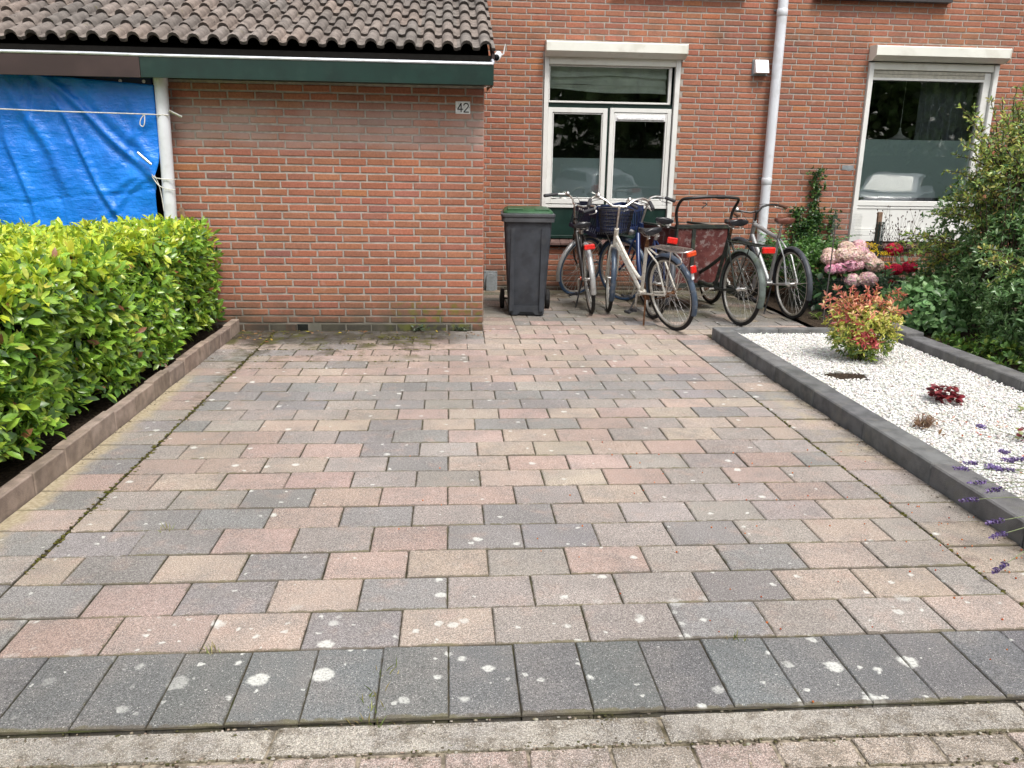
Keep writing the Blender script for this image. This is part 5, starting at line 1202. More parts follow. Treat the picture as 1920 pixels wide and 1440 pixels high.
def bush(name, label, cat, c, r, n, pal, w, L, wl=.22, per=6, up_=.7, mat="leaf", stems=10, zmin=.05, shell=.55):
    o = plant(name, (c[0], c[1], zmin-.03), label, cat); d = rand_dirs(n); rr = rng.uniform(shell, 1.03, (n, 1)); P = np.array(c)+d*rr*np.array(r); k = P[:, 2] > zmin; P, d = P[k], d[k]
    A = norm(d+np.array([0, 0, up_])+rand_dirs(len(d))*.5); q, dd, uu, ll, ww = shoots(P, A, per, L, 1.0, wl); fol(o, "foliage", q, dd, uu, ll, ww, palette(len(q), pal, w, .18), mat)
    if stems: twig(o, [[(c[0]+random.uniform(-.05, .05), c[1]+random.uniform(-.05, .05), zmin-.04), (c[0]+random.uniform(-.5, .5)*r[0], c[1]+random.uniform(-.5, .5)*r[1], c[2]), (c[0]+random.uniform(-.8, .8)*r[0], c[1]+random.uniform(-.8, .8)*r[1], c[2]+random.uniform(0, .7)*r[2])] for _ in range(stems)], "stems")
    return o
bush("green_shrub", "small fresh green shrub between the fern and the pink hydrangea", "shrub", (3.58, 1.25, .42), (.34, .38, .36), 520, [(.07, .17, .03), (.11, .24, .045), (.045, .11, .025)], [4, 3, 3], (.03, .055), .25)
bush("low_shrub", "low dark green shrub behind the silver bicycle wheel", "shrub", (3.38, 1.9, .35), (.26, .32, .32), 340, [(.05, .13, .03), (.08, .19, .04), (.03, .08, .02)], [4, 3, 3], (.03, .05), .25)
bush("leafy_ground_cover", "bushy mid green plant with broad lobed leaves beside the far kerb", "plant", (3.92, -.18, .22), (.36, .42, .27), 330, [(.16, .30, .11), (.21, .36, .15), (.10, .21, .07)], [4, 3, 3], (.05, .10), .31, 6)
bush("trailing_ivy", "low leafy plants spilling over the far charcoal kerb", "ivy", (3.74, -1.9, .12), (.20, 1.1, .13), 480, [(.10, .2, .04), (.2, .28, .05), (.06, .13, .03)], [4, 2, 3], (.03, .05), .35, 5, stems=0)
bush("background_perennial", "narrow grey green foliage between the pink and red hydrangeas", "plant", (4.02, .95, .28), (.20, .25, .28), 260, [(.06, .13, .06), (.10, .18, .09), (.035, .08, .03)], [4, 3, 3], (.05, .09), .07, 6)
# fern
fe = plant("fern", (3.72, 2.05, .03), "large fern against the wall behind the silver bicycle", "fern")
FP, FD, FU, FL, FW = [], [], [], [], []; ribs = []
for k in range(44):
    a = random.uniform(0, 2*pi); Lf = random.uniform(.75, 1.05); bx_, by_ = 3.62+.07*cos(a), 1.95+.07*sin(a); el = random.uniform(.9, 1.35); pts = []
    for i in range(22):
        t = i/21; e = el-1.3*t*t; 
        if i == 0: p = Vector((bx_, by_, .05))
        else: p = pts[-1]+Vector((cos(a)*cos(e), sin(a)*cos(e)*.8, sin(e)))*Lf/21
        p.y = min(p.y, 2.42)
        pts.append(p)
    ribs.append(pts)
    for i in range(3, 21):
        t = (pts[i+1 if i < 21 else i]-pts[i-1]).normalized(); s_ = t.cross(Vector((0, 0, 1))).normalized(); ln = .13*sin(pi*min(1, (i-1)/20))**.7*(1-.35*i/21)
        for sd in (-1, 1): FP.append(pts[i][:]); FD.append((s_*sd+t*.35+Vector((0, 0, -.1)))[:]); FU.append(s_.cross(t)[:]); FL.append(ln); FW.append(.032)
n = len(FP); fol(fe, "fronds", np.array(FP), np.array(FD), np.array(FU)+rand_dirs(n)*.1, np.array(FL), np.array(FW), palette(n, [(.09, .21, .08), (.13, .27, .10), (.18, .32, .11), (.06, .14, .06)], [4, 4, 2, 2], .1), "leaf", (LEAF4_V, LEAF4_F))
twig(fe, ribs, "ribs", "bark", .004)
# climber on the wall
cl = plant("climbing_plant", (3.98, 2.40, .03), "thin climbing plant growing up the brick wall left of the right window", "climber")
pts, paths = [], []
for (x0, h, n_) in ((3.98, 1.42, 200), (3.78, .98, 110), (4.22, .95, 90), (4.02, .95, 220), (3.88, .85, 180)):
    path = [(x0+.03*sin(i), 2.40, .05+h*i/8) for i in range(9)]; paths.append(path)
    for _ in range(n_): t = random.random()**.7; pts.append((x0+random.gauss(0, .048), 2.40+random.uniform(-.04, .02), .35+(h-.33)*t))
P = np.array(pts); n = len(P); q, d_, u_, l_, w_ = shoots(P, norm(np.array([0, -.8, .3])+rand_dirs(n)*.8), 4, (.025, .045), 1.0, .32); q[:, 1] = np.minimum(q[:, 1], 2.43)
fol(cl, "foliage", q, d_, u_, l_, w_, palette(len(q), [(.03, .075, .025), (.06, .14, .035), (.13, .22, .05)], [4, 3, 1.5])); twig(cl, paths, "stems")

# hydrangeas: heads of small florets
def hydrangea(name, label, loc, heads, pal, leafn, spread):
    o = plant(name, loc, label, "hydrangea", "hydrangeas in front of the right window")
    for (hx, hy, hz, r, pc) in heads:
        n = 420; d = norm(rand_dirs(n)+np.array([0, -.25, .45])); P = d*np.array([r, r, r*.78])*rng.uniform(.72, 1.05, (n, 1)); PP, DD, UU = [], [], []
        t1 = norm(np.cross(d, rand_dirs(n))); t2 = np.cross(d, t1)
        for (u, v) in ((1, 0), (0, 1), (-1, 0), (0, -1)): PP.append(P); DD.append(t1*u+t2*v+d*.25); UU.append(d)
        PP, DD, UU = map(np.concatenate, (PP, DD, UU)); c = palette(n, [pal[i] for i in pc], [1]*len(pc), .14); c = np.tile(c, (4, 1)); m_ = len(PP)
        h = link_mesh("flower_head", leaf_mesh("flower_head", PP, DD, UU+rand_dirs(m_)*.45, rnd(m_, .012, .018), rnd(m_, .014, .020), c, M["petal"], (LEAF4_V, LEAF4_F)), o); h.location = Vector((hx, hy, hz))-Vector(loc)
        MB().lathe([(.0, -r*.5), (r*.5, -r*.25), (r*.55, 0), (r*.5, r*.25), (.0, r*.4)], 'z', 12).build("core", M["petal"], h).color = (*[x*.7 for x in pal[pc[0]]], 1)
        MB().tube([Vector((hx, hy, hz)), Vector((hx, hy+.02, hz-.12)), Vector(((hx+loc[0])/2, (hy+loc[1])/2, .1))], .004, 5).build("stalk", M["bark"], o, Mx=Matrix.Translation(-Vector(loc)))
    n = leafn; P = np.array(loc)+rng.uniform(-1, 1, (n, 3))*np.array(spread)+np.array([0, 0, spread[2]]); P[:, 2] = np.maximum(P[:, 2], .06)
    d = norm(rand_dirs(n)+np.array([0, -.5, -.05])); fol(o, "leaves", P, d, np.array([0, -.3, 1])+rand_dirs(n)*.35, rnd(n, .07, .12), rnd(n, .05, .075), palette(n, [(.04, .10, .03), (.07, .16, .04), (.12, .23, .05), (.025, .06, .02)], [4, 3, 1.2, 3]), "leaf")
HP = [(.86, .64, .62), (.84, .54, .62), (.84, .70, .60), (.80, .36, .52), (.74, .60, .48)]
hydrangea("hydrangea", "pale pink hydrangea with many round faded flower heads", (3.78, 1.02, .03),
          [(3.53, .90, .555, .085, (0, 4)), (3.64, .85, .60, .09, (0, 2, 4)), (3.76, .88, .59, .10, (0, 2)), (3.86, .95, .62, .09, (0, 1, 4)), (3.93, .92, .56, .09, (2, 0)), (3.98, .85, .50, .09, (2, 0, 4)), (3.52, .82, .46, .06, (3, 1)), (3.60, .80, .475, .065, (1, 3)), (3.70, .80, .50, .07, (1, 3)), (3.72, .74, .36, .085, (1, 2)), (3.87, .74, .37, .095, (1, 2, 0)), (3.74, 1.0, .66, .08, (0, 4)), (3.90, 1.05, .68, .07, (1, 0)), (3.57, 1.0, .60, .07, (0, 4)), (3.80, .86, .50, .07, (0, 1))], HP, 420, (.34, .28, .26))
HR = [(.58, .02, .06), (.68, .05, .12), (.42, .02, .05)]
hydrangea("hydrangea", "deep red hydrangea with a few round flower heads right of the pink one", (4.42, 1.25, .03),
          [(4.33, 1.15, .63, .085, (0, 1)), (4.27, 1.1, .42, .07, (0, 1)), (4.35, 1.1, .43, .07, (0, 2)), (4.53, 1.15, .45, .075, (0, 1)), (4.30, 1.1, .29, .055, (0, 2)), (4.28, 1.05, .15, .05, (2, 0))], HR, 260, (.27, .22, .22))
# yellow ragwort-like flowers
yf = plant("yellow_flower", (4.06, 1.1, .03), "yellow flowering plant standing between the pink and the red hydrangea", "flower")
for i, (x, y, z) in enumerate([(3.93, 1.05, .67), (3.99, 1.05, .695), (4.05, 1.05, .68), (4.02, 1.0, .63), (3.89, 1.02, .64), (3.90, .9, .54), (4.16, 1.02, .60), (4.18, 1.0, .50)]):
    n = 60; P = rng.normal(0, 1, (n, 3))*np.array([.028, .028, .010]); h = link_mesh("flower_head", leaf_mesh("flower_head", P, rand_dirs(n)+np.array([0, 0, .1]), np.tile([0, -.3, 1.], (n, 1)), np.full(n, .016), np.full(n, .012), palette(n, [(.72, .50, .01), (.60, .45, .02)], [3, 1]), M["petal"], (LEAF4_V, LEAF4_F)), yf); h.location = Vector((x, y, z))-Vector(yf.location); h['kind'] = 'stuff'
    MB().tube([Vector((x, y, z)), Vector((x+.01, y+.02, z*.5)), Vector((4.06, 1.1, .03))], .003, 5).build("stalk", M["mesh"], yf, Mx=Matrix.Translation(-Vector(yf.location)))
n = 90; fol(yf, "leaves", np.array([4.06, 1.05, .35])+rng.normal(0, 1, (n, 3))*np.array([.06, .05, .15]), rand_dirs(n), np.array([0, 0, 1])+rand_dirs(n)*.3, rnd(n, .04, .07), rnd(n, .014, .022), palette(n, [(.07, .15, .05), (.10, .19, .06)], [1, 1]))
# burnet seed heads on thin stalks
bu = plant("burnet", (4.6, 1.6, .03), "thin dark stalks with small brown seed heads in front of the white window panel", "plant")
paths, hp_, n_ = [], [], 0
for k in range(34):
    x0 = random.uniform(4.35, 4.75); y0 = random.uniform(1.5, 1.75); x1 = x0+random.uniform(-.22, .22); z1 = random.uniform(.72, 1.06); mid = (x0*.6+x1*.4, y0, z1*.55); paths.append([(x0, y0, .05), mid, (x1, y0, z1)]); hp_.append((x1, y0, z1))
    for _ in range(3):
        a = Vector(mid).lerp(Vector((x1, y0, z1)), random.uniform(0, .7)); b_ = a+Vector((random.uniform(-.09, .09), random.uniform(-.05, .05), random.uniform(.06, .16))); paths.append([a, a.lerp(b_, .5), b_]); hp_.append(b_[:])
twig(bu, paths, "stalks", "bark", .0022)
P = np.array(hp_); cc = palette(len(P), [(.045, .022, .015), (.08, .045, .03)], [2, 1]); S = np.stack([rnd(len(P), .005, .007)]*2+[rnd(len(P), .009, .015)], 1)
V, Fl, lt, C = replicate(IV, IF, np.array([np.diag(s_) for s_ in S]), P-np.array(bu.location), cc); o = link_mesh("seed_heads", mesh_np("seed_heads", V, Fl, lt, M["debris"], True, C), bu); o["kind"] = "stuff"
# wire netting on a post and the bare stake
po = MB().bbox((-.022, -.02, 0), (.022, .02, 1.0), .003).build("garden_post", M["wood"], loc=(4.275, 1.42, .0)); tag(po, "wooden post wrapped in dark green wire netting left of the red hydrangea", "post")
mb = MB()
for k in range(17): x = -.045+.0055*k*1.05; yv = -.035+.01*sin(k); mb.tube([(x, yv, .0), (x, yv, .90)], .0022, 3, cap=False)
for k in range(60): mb.tube([(-.048, -.036, .01+.015*k), (.048, -.036, .01+.015*k)], .0024, 3, cap=False)
o = mb.build("netting_roll", M["mesh"], po, angle=None); o["kind"] = "stuff"
nt = MB(); path = [(4.12, .60), (3.85, .62), (3.6, .50), (3.30, .45), (3.22, .60), (3.22, 1.1)]
cum = [0]
for a, b_ in zip(path[:-1], path[1:]): cum.append(cum[-1]+math.dist(a, b_))
def along(s_):
    for i in range(len(path)-1):
        if s_ <= cum[i+1] or i == len(path)-2:
            t = (s_-cum[i])/(cum[i+1]-cum[i]); return path[i][0]*(1-t)+path[i+1][0]*t, path[i][1]*(1-t)+path[i+1][1]*t
for k in range(int(cum[-1]/.018)): x, y = along(k*.018); nt.tube([(x, y, .03), (x, y, .42)], .0008, 3, cap=False)
for k in range(24): nt.tube([(*p, .035+k*.0165) for p in path], .0009, 3, cap=False)
o = nt.build("wire_netting", M["mesh"], angle=None); tag(o, "low dark green wire netting around the pink hydrangea", "netting")
nb = MB()
for k in range(22): x = 4.02+k*.0155; nb.tube([(x, 1.95, .45), (x, 1.95, .96)], .0009, 3, cap=False)
for k in range(30): nb.tube([(4.02, 1.95, .46+k*.0165), (4.36, 1.95, .46+k*.0165)], .0009, 3, cap=False)
o = nb.build("wire_netting", M["greyplast"], angle=None); tag(o, "fine grey wire netting standing in front of the right window's left rail", "netting")
o = MB().tube([(3.25, .30, 0), (3.275, .33, .45), (3.285, .34, .93)], .006, 6).build("metal_stake", M["steelstake"]); tag(o, "thin bare metal stake in the soil left of the pink hydrangea", "stake")

# ------------------------------------------------------------------ plants in the gravel
na = plant("heavenly_bamboo", (2.74, -1.42, .06), "round shrub with coral, yellow and green leaves growing in the white gravel", "shrub")
n = 560; d = rand_dirs(n); rr = rng.uniform(.45, 1.04, (n, 1)); P = np.array([2.74, -1.42, .295])+d*rr*np.array([.285, .25, .25]); k = P[:, 2] > .09; P, d = P[k], d[k]
wdt = np.clip(.80+(P[:, 2]-.06)*.5, .78, 1.05); P[:, 0] = 2.74+(P[:, 0]-2.74)*wdt; P[:, 1] = -1.42+(P[:, 1]+1.42)*wdt
A = norm(d+np.array([0, -.05, .5])+rand_dirs(len(d))*.6); q, dd, uu, ll, ww = shoots(P, A, 7, (.032, .056), 1.1, .17)
hq = q[:, 2]+rng.normal(0, .045, len(q)); n = len(q)
cor = palette(n, [(.68, .28, .17), (.72, .36, .22), (.58, .18, .12), (.70, .50, .26)], [4, 4, 2, 1.5]); yel = palette(n, [(.62, .60, .13), (.50, .54, .11), (.68, .60, .24), (.38, .42, .08)], [4, 4, 2, 2]); gre = palette(n, [(.18, .28, .05), (.30, .38, .08), (.10, .17, .045), (.42, .42, .09)], [4, 3, 3, 1.2]); red = palette(n, [(.58, .12, .12), (.45, .08, .08)], [1, 1])
c = np.where((hq > .45)[:, None], cor, np.where((hq > .25)[:, None], yel, gre)); rz = (np.abs(q[:, 0]-2.70) < .10) & (np.abs(q[:, 2]-.25) < .05) & (q[:, 1] < -1.5) & (rng.uniform(0, 1, n) < .8); c[rz] = red[rz]
rl = (q[:, 0] < 2.62) & (np.abs(q[:, 2]-.36) < .04) & (rng.uniform(0, 1, n) < .5); c[rl] = red[rl]*.8
fol(na, "foliage", q, dd, uu, ll, ww, c)
pth = []; sp_, sa_ = [], []
for (b_) in ((2.40, -1.50, .56), (2.50, -1.45, .60), (2.62, -1.42, .61), (2.83, -1.40, .61), (2.98, -1.40, .59), (3.08, -1.4, .43), (2.72, -1.45, .60), (2.38, -1.52, .50), (3.04, -1.38, .55)):
    a = Vector((2.74, -1.42, .35)); b_ = Vector(b_); pts = [a.lerp(b_, t/8) for t in range(9)]; pth.append(pts)
    for i in range(4, 9):
        for _ in range(3): sp_.append(pts[i][:]); sa_.append(((b_-a).normalized()+Vector((random.uniform(-1, 1), random.uniform(-1, 1), random.uniform(-.4, .8)))*.8).normalized()[:])
q, dd, uu, ll, ww = shoots(np.array(sp_), np.array(sa_), 3, (.032, .052), .9, .17); fol(na, "coral_tips", q, dd, uu, ll, ww, palette(len(q), [(.62, .25, .17), (.58, .16, .12), (.55, .42, .15)], [4, 3, 1.5]))
for _ in range(16): pth.append([(2.74+random.uniform(-.05, .05), -1.42+random.uniform(-.05, .05), .05), (2.74+random.uniform(-.1, .1), -1.42+random.uniform(-.1, .1), .25), (2.74+random.uniform(-.2, .2), -1.42+random.uniform(-.2, .2), .45)])
twig(na, pth, "stems", r=.004)

def heuchera(loc, label, n, r, pal, w):
    o = plant("coral_bells", loc, label, "plant", "small plants in the white gravel"); a = rnd(n, 0, 2*pi); rr = np.sqrt(rng.uniform(0, 1, n))*r
    P = np.stack([loc[0]+rr*np.cos(a)*.6, loc[1]+rr*np.sin(a)*.6, loc[2]+.02+rng.uniform(0, r*.95, n)*(1-.5*rr/r)], 1); D = np.stack([np.cos(a), np.sin(a), rng.uniform(-.3, .6, n)], 1)
    fol(o, "leaves", P, D, np.array([0, -.3, 1.])+rand_dirs(n)*.45, rnd(n, r*.28, r*.5), rnd(n, r*.28, r*.45), palette(n, pal, w, .2), "leaf")
heuchera((2.735, -2.52, .055), "small dark red leafy plant in the middle of the white gravel", 95, .115, [(.20, .02, .03), (.11, .015, .02), (.28, .05, .05)], [3, 3, 1])
heuchera((2.74, -3.27, .055), "small dark red plant with green tips at the right edge of the gravel", 40, .085, [(.13, .02, .025), (.26, .30, .08), (.2, .03, .03)], [3, 2, 1])
heuchera((3.10, -2.75, .055), "tiny pale green seedling in the gravel by the far kerb", 16, .06, [(.22, .30, .08), (.3, .33, .12)], [1, 1])
dp_ = plant("dead_plant", (2.315, -3.02, .055), "withered brown plant remains in the gravel near the right kerb", "plant", "small plants in the white gravel")
pth = []
for _ in range(70):
    a = random.uniform(0, 2*pi); r_ = random.uniform(.02, .10); pth.append([(2.315+.02*cos(a), -3.02+.02*sin(a), .055), (2.315+r_*.5*cos(a), -3.02+r_*.5*sin(a), .09+random.uniform(0, .05)), (2.315+r_*cos(a+.6), -3.02+r_*sin(a+.6), random.uniform(.06, .14))])
twig(dp_, pth, "dry_stems", "wood", .0022); n = 26; fol(dp_, "dry_leaves", np.array([2.315, -3.02, .08])+rng.normal(0, 1, (n, 3))*np.array([.05, .05, .015]), rand_dirs(n), rand_dirs(n)*.5+np.array([0, 0, 1.]), rnd(n, .02, .04), rnd(n, .015, .03), palette(n, [(.26, .16, .09), (.15, .09, .06), (.38, .28, .17)], [3, 3, 1]), "debris")
# lavender leaning in over the right kerb
la = plant("lavender", (2.42, -4.42, .05), "lavender with purple flower spikes leaning over the right kerb", "lavender"); pth = []
LP = [(1.92, -4.06, .16), (1.82, -4.17, .13), (1.86, -4.24, .2), (1.80, -4.36, .12), (1.72, -4.5, .13), (1.90, -3.97, .19), (2.08, -3.92, .18), (2.44, -3.30, .16), (2.22, -3.82, .17), (2.30, -3.68, .16), (1.66, -4.62, .06), (2.02, -4.0, .2), (2.16, -3.95, .22), (2.30, -3.86, .2), (2.40, -3.72, .19), (1.99, -4.12, .24), (2.36, -3.97, .24), (2.12, -3.72, .12)]
for i, p in enumerate(LP):
    base = Vector((2.42+random.uniform(-.06, .06), -4.42+random.uniform(-.08, .08), .07)); tip = Vector(p); mid = base.lerp(tip, .55)+Vector((0, 0, .06+random.uniform(0, .05))); sp2 = smooth_path([base, mid, tip], 5); pth.append(sp2)
    dr = (sp2[-1]-sp2[-3]).normalized(); n = 80; t = rng.uniform(0, 1, n)**.8; cen = np.array(tip[:])-np.outer(t*.065-.02, dr[:]); rd = norm(rand_dirs(n)); P = cen+rd*.004
    h = link_mesh("flower_spike", leaf_mesh("flower_spike", P-np.array(la.location), norm(rd+np.array(dr[:])*.9), rd, np.full(n, .0115), np.full(n, .009), palette(n, [(.22, .16, .36), (.30, .23, .45), (.13, .09, .22)], [3, 2, 2]), M["petal"], (LEAF4_V, LEAF4_F)), la)
twig(la, pth, "stalks", "lavstalk", .0034)
n = 420; a = rng.uniform(0, 2*pi, n); P = np.array([2.42, -4.42, .06])+np.stack([np.cos(a)*rnd(n, 0, .10), np.sin(a)*rnd(n, 0, .13), rnd(n, 0, .12)], 1); fol(la, "leaves", P, norm(np.stack([np.cos(a), np.sin(a), rnd(n, .4, 1.6)], 1)), rand_dirs(n), rnd(n, .04, .07), rnd(n, .005, .008), palette(n, [(.17, .22, .12), (.11, .16, .08)], [1, 1]), "leaf", (LEAF4_V, LEAF4_F))
M["mesh"] = M["mesh"]

# seedling in the bed, weeds at the wall, litter
heuchera2 = plant("seedling", (3.25, .42, .03), "small bright green seedling at the corner of the paved area and the soil", "plant"); n = 14
fol(heuchera2, "leaves", np.array([3.25, .42, .05])+rng.normal(0, 1, (n, 3))*.012, norm(rand_dirs(n)+np.array([0, 0, .5])), np.array([0, 0, 1.])+rand_dirs(n)*.3, rnd(n, .06, .10), rnd(n, .03, .04), palette(n, [(.30, .42, .08), (.22, .33, .07)], [1, 1]))
for (x, lab) in ((-.555, "left clump of dark weed at the foot of the garage wall"), (-.20, "right clump of dark weed at the foot of the garage wall")):
    w_ = plant("weed", (x, -.03, 0), lab, "weed", "weeds at the foot of the garage wall"); n = 40; fol(w_, "leaves", np.array([x, -.035, .02])+rng.normal(0, 1, (n, 3))*np.array([.03, .012, .014]), norm(rand_dirs(n)+np.array([0, -.3, .4])), np.array([0, -.5, 1.])+rand_dirs(n)*.3, rnd(n, .02, .04), rnd(n, .015, .025), palette(n, [(.05, .075, .04), (.08, .10, .06)], [1, 1]))
def litter(name, label, pts, L, pal, w):
    P = np.array(pts, float); n = len(P); d = rand_dirs(n); d[:, 2] *= .15; o = link_mesh(name, leaf_mesh(name, P, d, np.array([0, 0, 1.])+rand_dirs(n)*.35, rnd(n, *L), rnd(n, L[0]*.5, L[1]*.6), palette(n, pal, w), M["debris"])); tag(o, label, kind="stuff")
litter("fallen_leaves", "brown and yellow fallen leaves and twigs along the garage wall and left kerb", [(random.uniform(-2.05, -1.75), random.uniform(-.5, -.02), .006) for _ in range(60)]+[(random.gauss(-.15, .13), random.gauss(-.22, .09), .006) for _ in range(26)]+[(random.uniform(-1.8, .1), random.uniform(-.12, -.02), .005) for _ in range(50)]+[(-2.02, -.62, .008), (-1.98, -.66, .008), (-2.0, -.9, .006), (-2.05, -1.1, .006)], (.015, .045), [(.16, .085, .04), (.28, .16, .08), (.42, .34, .06), (.10, .07, .045)], [4, 3, .7, 3])
litter("red_litter", "orange red petals and leaf bits scattered on the white gravel", [(random.uniform(2.3, 3.38), random.uniform(-5.0, -2.2), .068+random.uniform(0, .006)) for _ in range(150)]+[(random.gauss(2.62, .12), random.gauss(-3.0, .18), .07) for _ in range(50)]+[(random.uniform(2.15, 3.38), random.uniform(-2.3, -.5), .07) for _ in range(26)], (.008, .026), [(.50, .10, .04), (.36, .14, .06), (.20, .10, .06), (.55, .26, .14)], [3, 3, 3, 1])
litter("dark_litter", "dark soil crumbs on the gravel and in the joint along the right kerb", [(random.gauss(2.42, .13), random.gauss(-1.88, .07), .068) for _ in range(90)]+[(1.955-abs(random.gauss(0, .035)), random.uniform(-5.2, -.4), .003) for _ in range(330)]+[(random.uniform(-2.1, -2.06), random.uniform(-3.5, -.1), .003) for _ in range(120)], (.006, .016), [(.035, .025, .018), (.07, .05, .03), (.10, .08, .05)], [3, 3, 1])
# little orange berries on the pavers
P = np.array([(random.uniform(.5, 2.0) if random.random() < .8 else random.uniform(-.5, 1), random.uniform(-5.3, -3.0), .004) for _ in range(70)]+[(random.uniform(1.6, 1.95), random.uniform(-5.1, -3.9), .004) for _ in range(50)])
V, Fl, lt, C = replicate(IV, IF, np.array([np.eye(3)*random.uniform(.0025, .0042) for _ in P]), P, palette(len(P), [(.62, .18, .04), (.45, .09, .03)], [2, 1])); o = link_mesh("fallen_berries", mesh_np("fallen_berries", V, Fl, lt, M["petal"], True, C)); tag(o, "small orange berries scattered on the pavers at the right front", kind="stuff")
# grass tufts and moss in the joints
def tufts(name, label, cen, n_per, L, pal):
    P, D = [], []
    for c in cen:
        for _ in range(n_per): P.append((c[0]+random.gauss(0, .018), c[1]+random.gauss(0, .012), c[2])); D.append((random.gauss(0, .6), random.gauss(0, .6), 1))
    n = len(P); o = link_mesh(name, leaf_mesh(name, np.array(P), np.array(D), rand_dirs(n), rnd(n, *L), np.full(n, .0035), palette(n, pal, [1]*len(pal)), M["leaf"], (LEAF4_V, LEAF4_F))); tag(o, label, kind="stuff")
tufts("grass_tufts", "thin grass growing from the joints of the dark front course and the pavement", [(-.505, -5.15, -.005), (-.50, -5.20, -.005), (-.52, -5.24, -.02), (-.50, -5.25, -.02), (-.49, -5.05, -.005), (1.38, -5.26, -.02), (.60, -4.92, -.004), (-.46, -5.25, -.02), (-1.42, -4.05, -.004), (-1.0, -4.92, -.004)], 9, (.015, .05), [(.16, .22, .05), (.30, .32, .10), (.36, .30, .12)])
mp = [(random.uniform(-1.0, 1.2), -5.256+random.gauss(0, .006), -.012) for _ in range(170)]
P = np.array([(XL+random.gauss(0, .010), random.uniform(-4.4, -.05), -.002) for _ in range(500)]+[(random.uniform(-1.75, -.3), random.choice(ROWS[17:])+random.gauss(0, .008), -.002) for _ in range(420)]+[(random.uniform(-.9, -.55), random.gauss(-.30, .03), .0) for _ in range(90)]+[(XR+random.gauss(0, .006), random.uniform(-4.9, -2.2), -.003) for _ in range(160)])
V, Fl, lt, C = replicate(IV, IF, np.array([np.diag([random.uniform(.005, .011), random.uniform(.004, .009), random.uniform(.0025, .0055)]) for _ in P]), P, palette(len(P), [(.085, .085, .018), (.12, .11, .03), (.05, .045, .02)], [2, 2, 2])); o = link_mesh("moss", mesh_np("moss", V, Fl, lt, M["debris"], True, C)); tag(o, "cushions of brown green moss in the paver joints near the wall and hedge", kind="stuff")

# ------------------------------------------------------------------ street side, seen in the window panes
def car(loc, head, label, paint):
    c = empty("parked_car", loc, (0, 0, head), label, "car", "cars parked across the street")
    def sec(x, zs, hw):  # one cross-section loop from zs: (z, half width)
        return [(x, w, z) for z, w in zs]+[(x, -w, z) for z, w in zs[::-1]]
    S_ = []
    for x, zb, zt, w in ((-2.15, .42, .78, .70), (-2.10, .30, .95, .82), (-1.6, .25, .98, .86), (-.6, .22, .97, .87), (.6, .22, .95, .87), (1.2, .24, .92, .86), (1.9, .28, .80, .80), (2.08, .40, .66, .66)):
        S_.append(sec(x, [(zb, w*.9), (zb+.12, w), ((zb+zt)/2, w*1.02), (zt-.05, w*.98), (zt, w*.90)], w))
    l = loft(S_); MB().add(l.v, l.f).build("body", M[paint], c, angle=.6)
    S_ = []
    for x, zt, w in ((-2.02, .99, .70), (-1.75, 1.30, .62), (-1.2, 1.44, .60), (-.2, 1.47, .60), (.35, 1.42, .60), (1.15, .96, .70)):
        S_.append(sec(x, [(.93, .80), (max(.94, zt-.06), w+.04), (zt, w-.06)], w))
    l = loft(S_); gh = MB().add(l.v, l.f).build("roof", M[paint], c, angle=.6)
    for s_ in (-1, 1):
        MB().prism([(-1.55, .99), (-1.35, 1.34), (-.45, 1.39), (-.45, .99)], s_*.735, s_*.72, 'xz').build("side_window", M["carglass"], gh, smooth=False); MB().prism([(-.38, .99), (-.38, 1.39), (.28, 1.34), (.80, .99)], s_*.735, s_*.72, 'xz').build("side_window", M["carglass"], gh, smooth=False)
    MB().add([(-2.05, -.58, 1.0), (-2.05, .58, 1.0), (-1.80, .50, 1.29), (-1.80, -.50, 1.29)], [(0, 1, 2, 3)]).build("rear_window", M["carglass"], gh, smooth=False)
    MB().add([(1.12, -.62, .99), (1.12, .62, .99), (.45, .52, 1.39), (.45, -.52, 1.39)], [(0, 1, 2, 3)]).build("windscreen", M["carglass"], gh, smooth=False)
    for s_ in (-1, 1):
        MB().bbox((-2.16, s_*.60-.14, .74), (-2.06, s_*.60+.14, .98), .03).build("tail_light", M["red"], c, smooth=False)
        MB().bbox((1.98, s_*.55-.14, .60), (2.06, s_*.55+.14, .72), .02).build("headlight", M["chrome"], c, smooth=False)
        for x in (-1.35, 1.35): w_ = MB().lathe([(.0, -.1), (.28, -.1), (.32, -.07), (.32, .07), (.28, .1), (.0, .1)], 'y', 24, c=(x, s_*.78, .32)).build("wheel", M["rubber"], c, angle=.5); MB().lathe([(.0, -.11), (.19, -.11), (.19, .11), (.0, .11)], 'y', 16, c=(x, s_*.78, .32)).build("rim", M["rim"], w_, angle=.5)
car((4.05, -14.2, -.1), radians(-104), "silver parked estate car with red tail light, reflected in the left window", "carpaint")
car((12.5, -11.2, -.1), radians(128), "white parked car reflected in the right window", "carwhite")
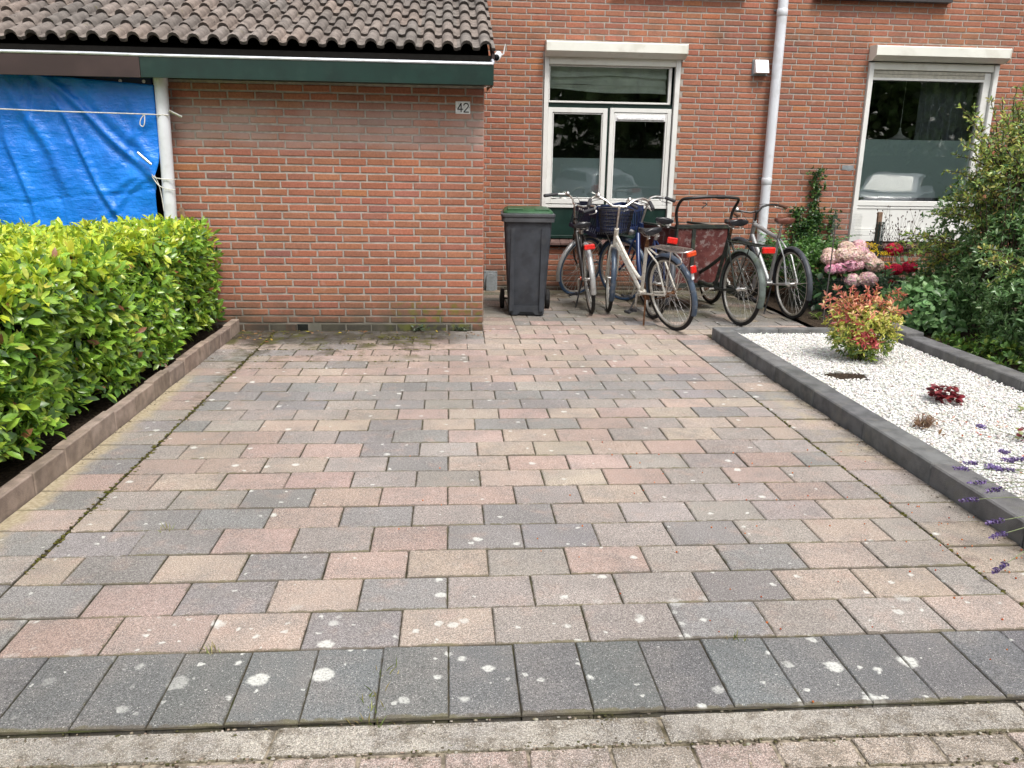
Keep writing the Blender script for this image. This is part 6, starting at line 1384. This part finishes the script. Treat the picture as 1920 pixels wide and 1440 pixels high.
def tree(loc, h, r, label, n=3800):
    t = empty("tree", loc, (0, 0, 0), label, "tree", "trees across the street")
    mb = MB().tube([(0, 0, -.1), (.1, .05, h*.3), (-.05, 0, h*.6), (0, 0, h*.9)], [.22, .17, .12, .04], 8); br = []
    for k in range(12):
        a = k*2.4; z0 = h*(.25+.05*k); b = (cos(a)*r*.8, sin(a)*r*.8, z0+h*.2); mb.tube([(0, 0, z0), (b[0]*.5, b[1]*.5, z0+h*.07), b], [.07, .05, .02], 6); br.append(b)
    mb.build("trunk", M["bark"], t); P, A = [], []
    for b in br+[(0, 0, h*.85), (0, 0, h*.55), (r*.3, 0, h*.3), (-r*.4, -.2, h*.28)]:
        m_ = n//16; d = rand_dirs(m_); P.append(np.array(b)+d*rng.uniform(.35, 1.05, (m_, 1))*np.array([r*.5, r*.5, h*.16])); A.append(d)
    P = np.concatenate(P); A = np.concatenate(A); n_ = len(P); o = link_mesh("crown", leaf_mesh("crown", P, norm(A+rand_dirs(n_)), rand_dirs(n_), rnd(n_, .25, .45), rnd(n_, .2, .34), palette(n_, [(.15, .25, .07), (.19, .30, .09), (.24, .34, .12), (.08, .13, .045)], [4, 3, 1.5, 3]), M["leaf"], (LEAF4_V, LEAF4_F)), t); o["kind"] = "stuff"
for i, (x, y, h, r) in enumerate([(-1.5, -18.5, 6.5, 2.6), (2.6, -17.0, 7.2, 2.8), (6.4, -18.0, 6.8, 2.7), (10.2, -17.2, 7.5, 2.8), (14.0, -18.5, 6.5, 2.7), (18.0, -17.5, 7.0, 2.8), (0.6, -21, 8.5, 3.2), (8.3, -21.5, 9, 3.4), (16, -21.5, 8.6, 3.2)]):
    tree((x, y, -.1), h, r, ["leafy dark green tree across the street behind the camera, %s in the row" % w for w in ("leftmost", "second from left", "third from left", "fourth from left", "fifth from left", "last")][i] if i < 6 else ["taller tree behind the left end of the tree row", "taller tree behind the middle of the tree row", "taller tree behind the right end of the tree row"][i-6])
hd = plant("street_hedge", (8, -15.2, -.1), "dark clipped hedge across the street behind the parked cars", "hedge"); n = 5200
P = np.stack([rnd(n, -4, 20), -15.2+rnd(n, -.5, .5), rnd(n, 0, 2.3)], 1); fol(hd, "foliage", P, rand_dirs(n)+np.array([0, .6, .3]), rand_dirs(n), rnd(n, .12, .26), rnd(n, .10, .2), palette(n, [(.03, .065, .02), (.05, .10, .025), (.08, .14, .03)], [4, 3, 1]), "leaf", (LEAF4_V, LEAF4_F))
MB().box((-12, -.3, 0), (12, .3, 2.0)).build("twigs", plain("hedge_core_shade", (.02, .03, .012), 1), hd, smooth=False)  # dark filler box, the shade between the leaves painted as its colour
# grit worked into the worn pavement joints
P = np.array([(random.uniform(-2.2, 2.2), random.choice([-5.258, -5.366, -5.372, -5.474, -5.58])+random.gauss(0, .012), -.013) for _ in range(1500)])
V, Fl, lt, C = replicate(IV, IF, np.array([np.diag([random.uniform(.0025, .007), random.uniform(.0025, .006), random.uniform(.0015, .004)]) for _ in P]), P, palette(len(P), [(.30, .25, .19), (.12, .10, .07), (.42, .38, .32), (.09, .085, .04)], [3, 3, 1, 1.5])); o = link_mesh("grit", mesh_np("grit", V, Fl, lt, M["debris"], True, C)); tag(o, "loose grit and crumbs along the worn joints of the public pavement", kind="stuff")
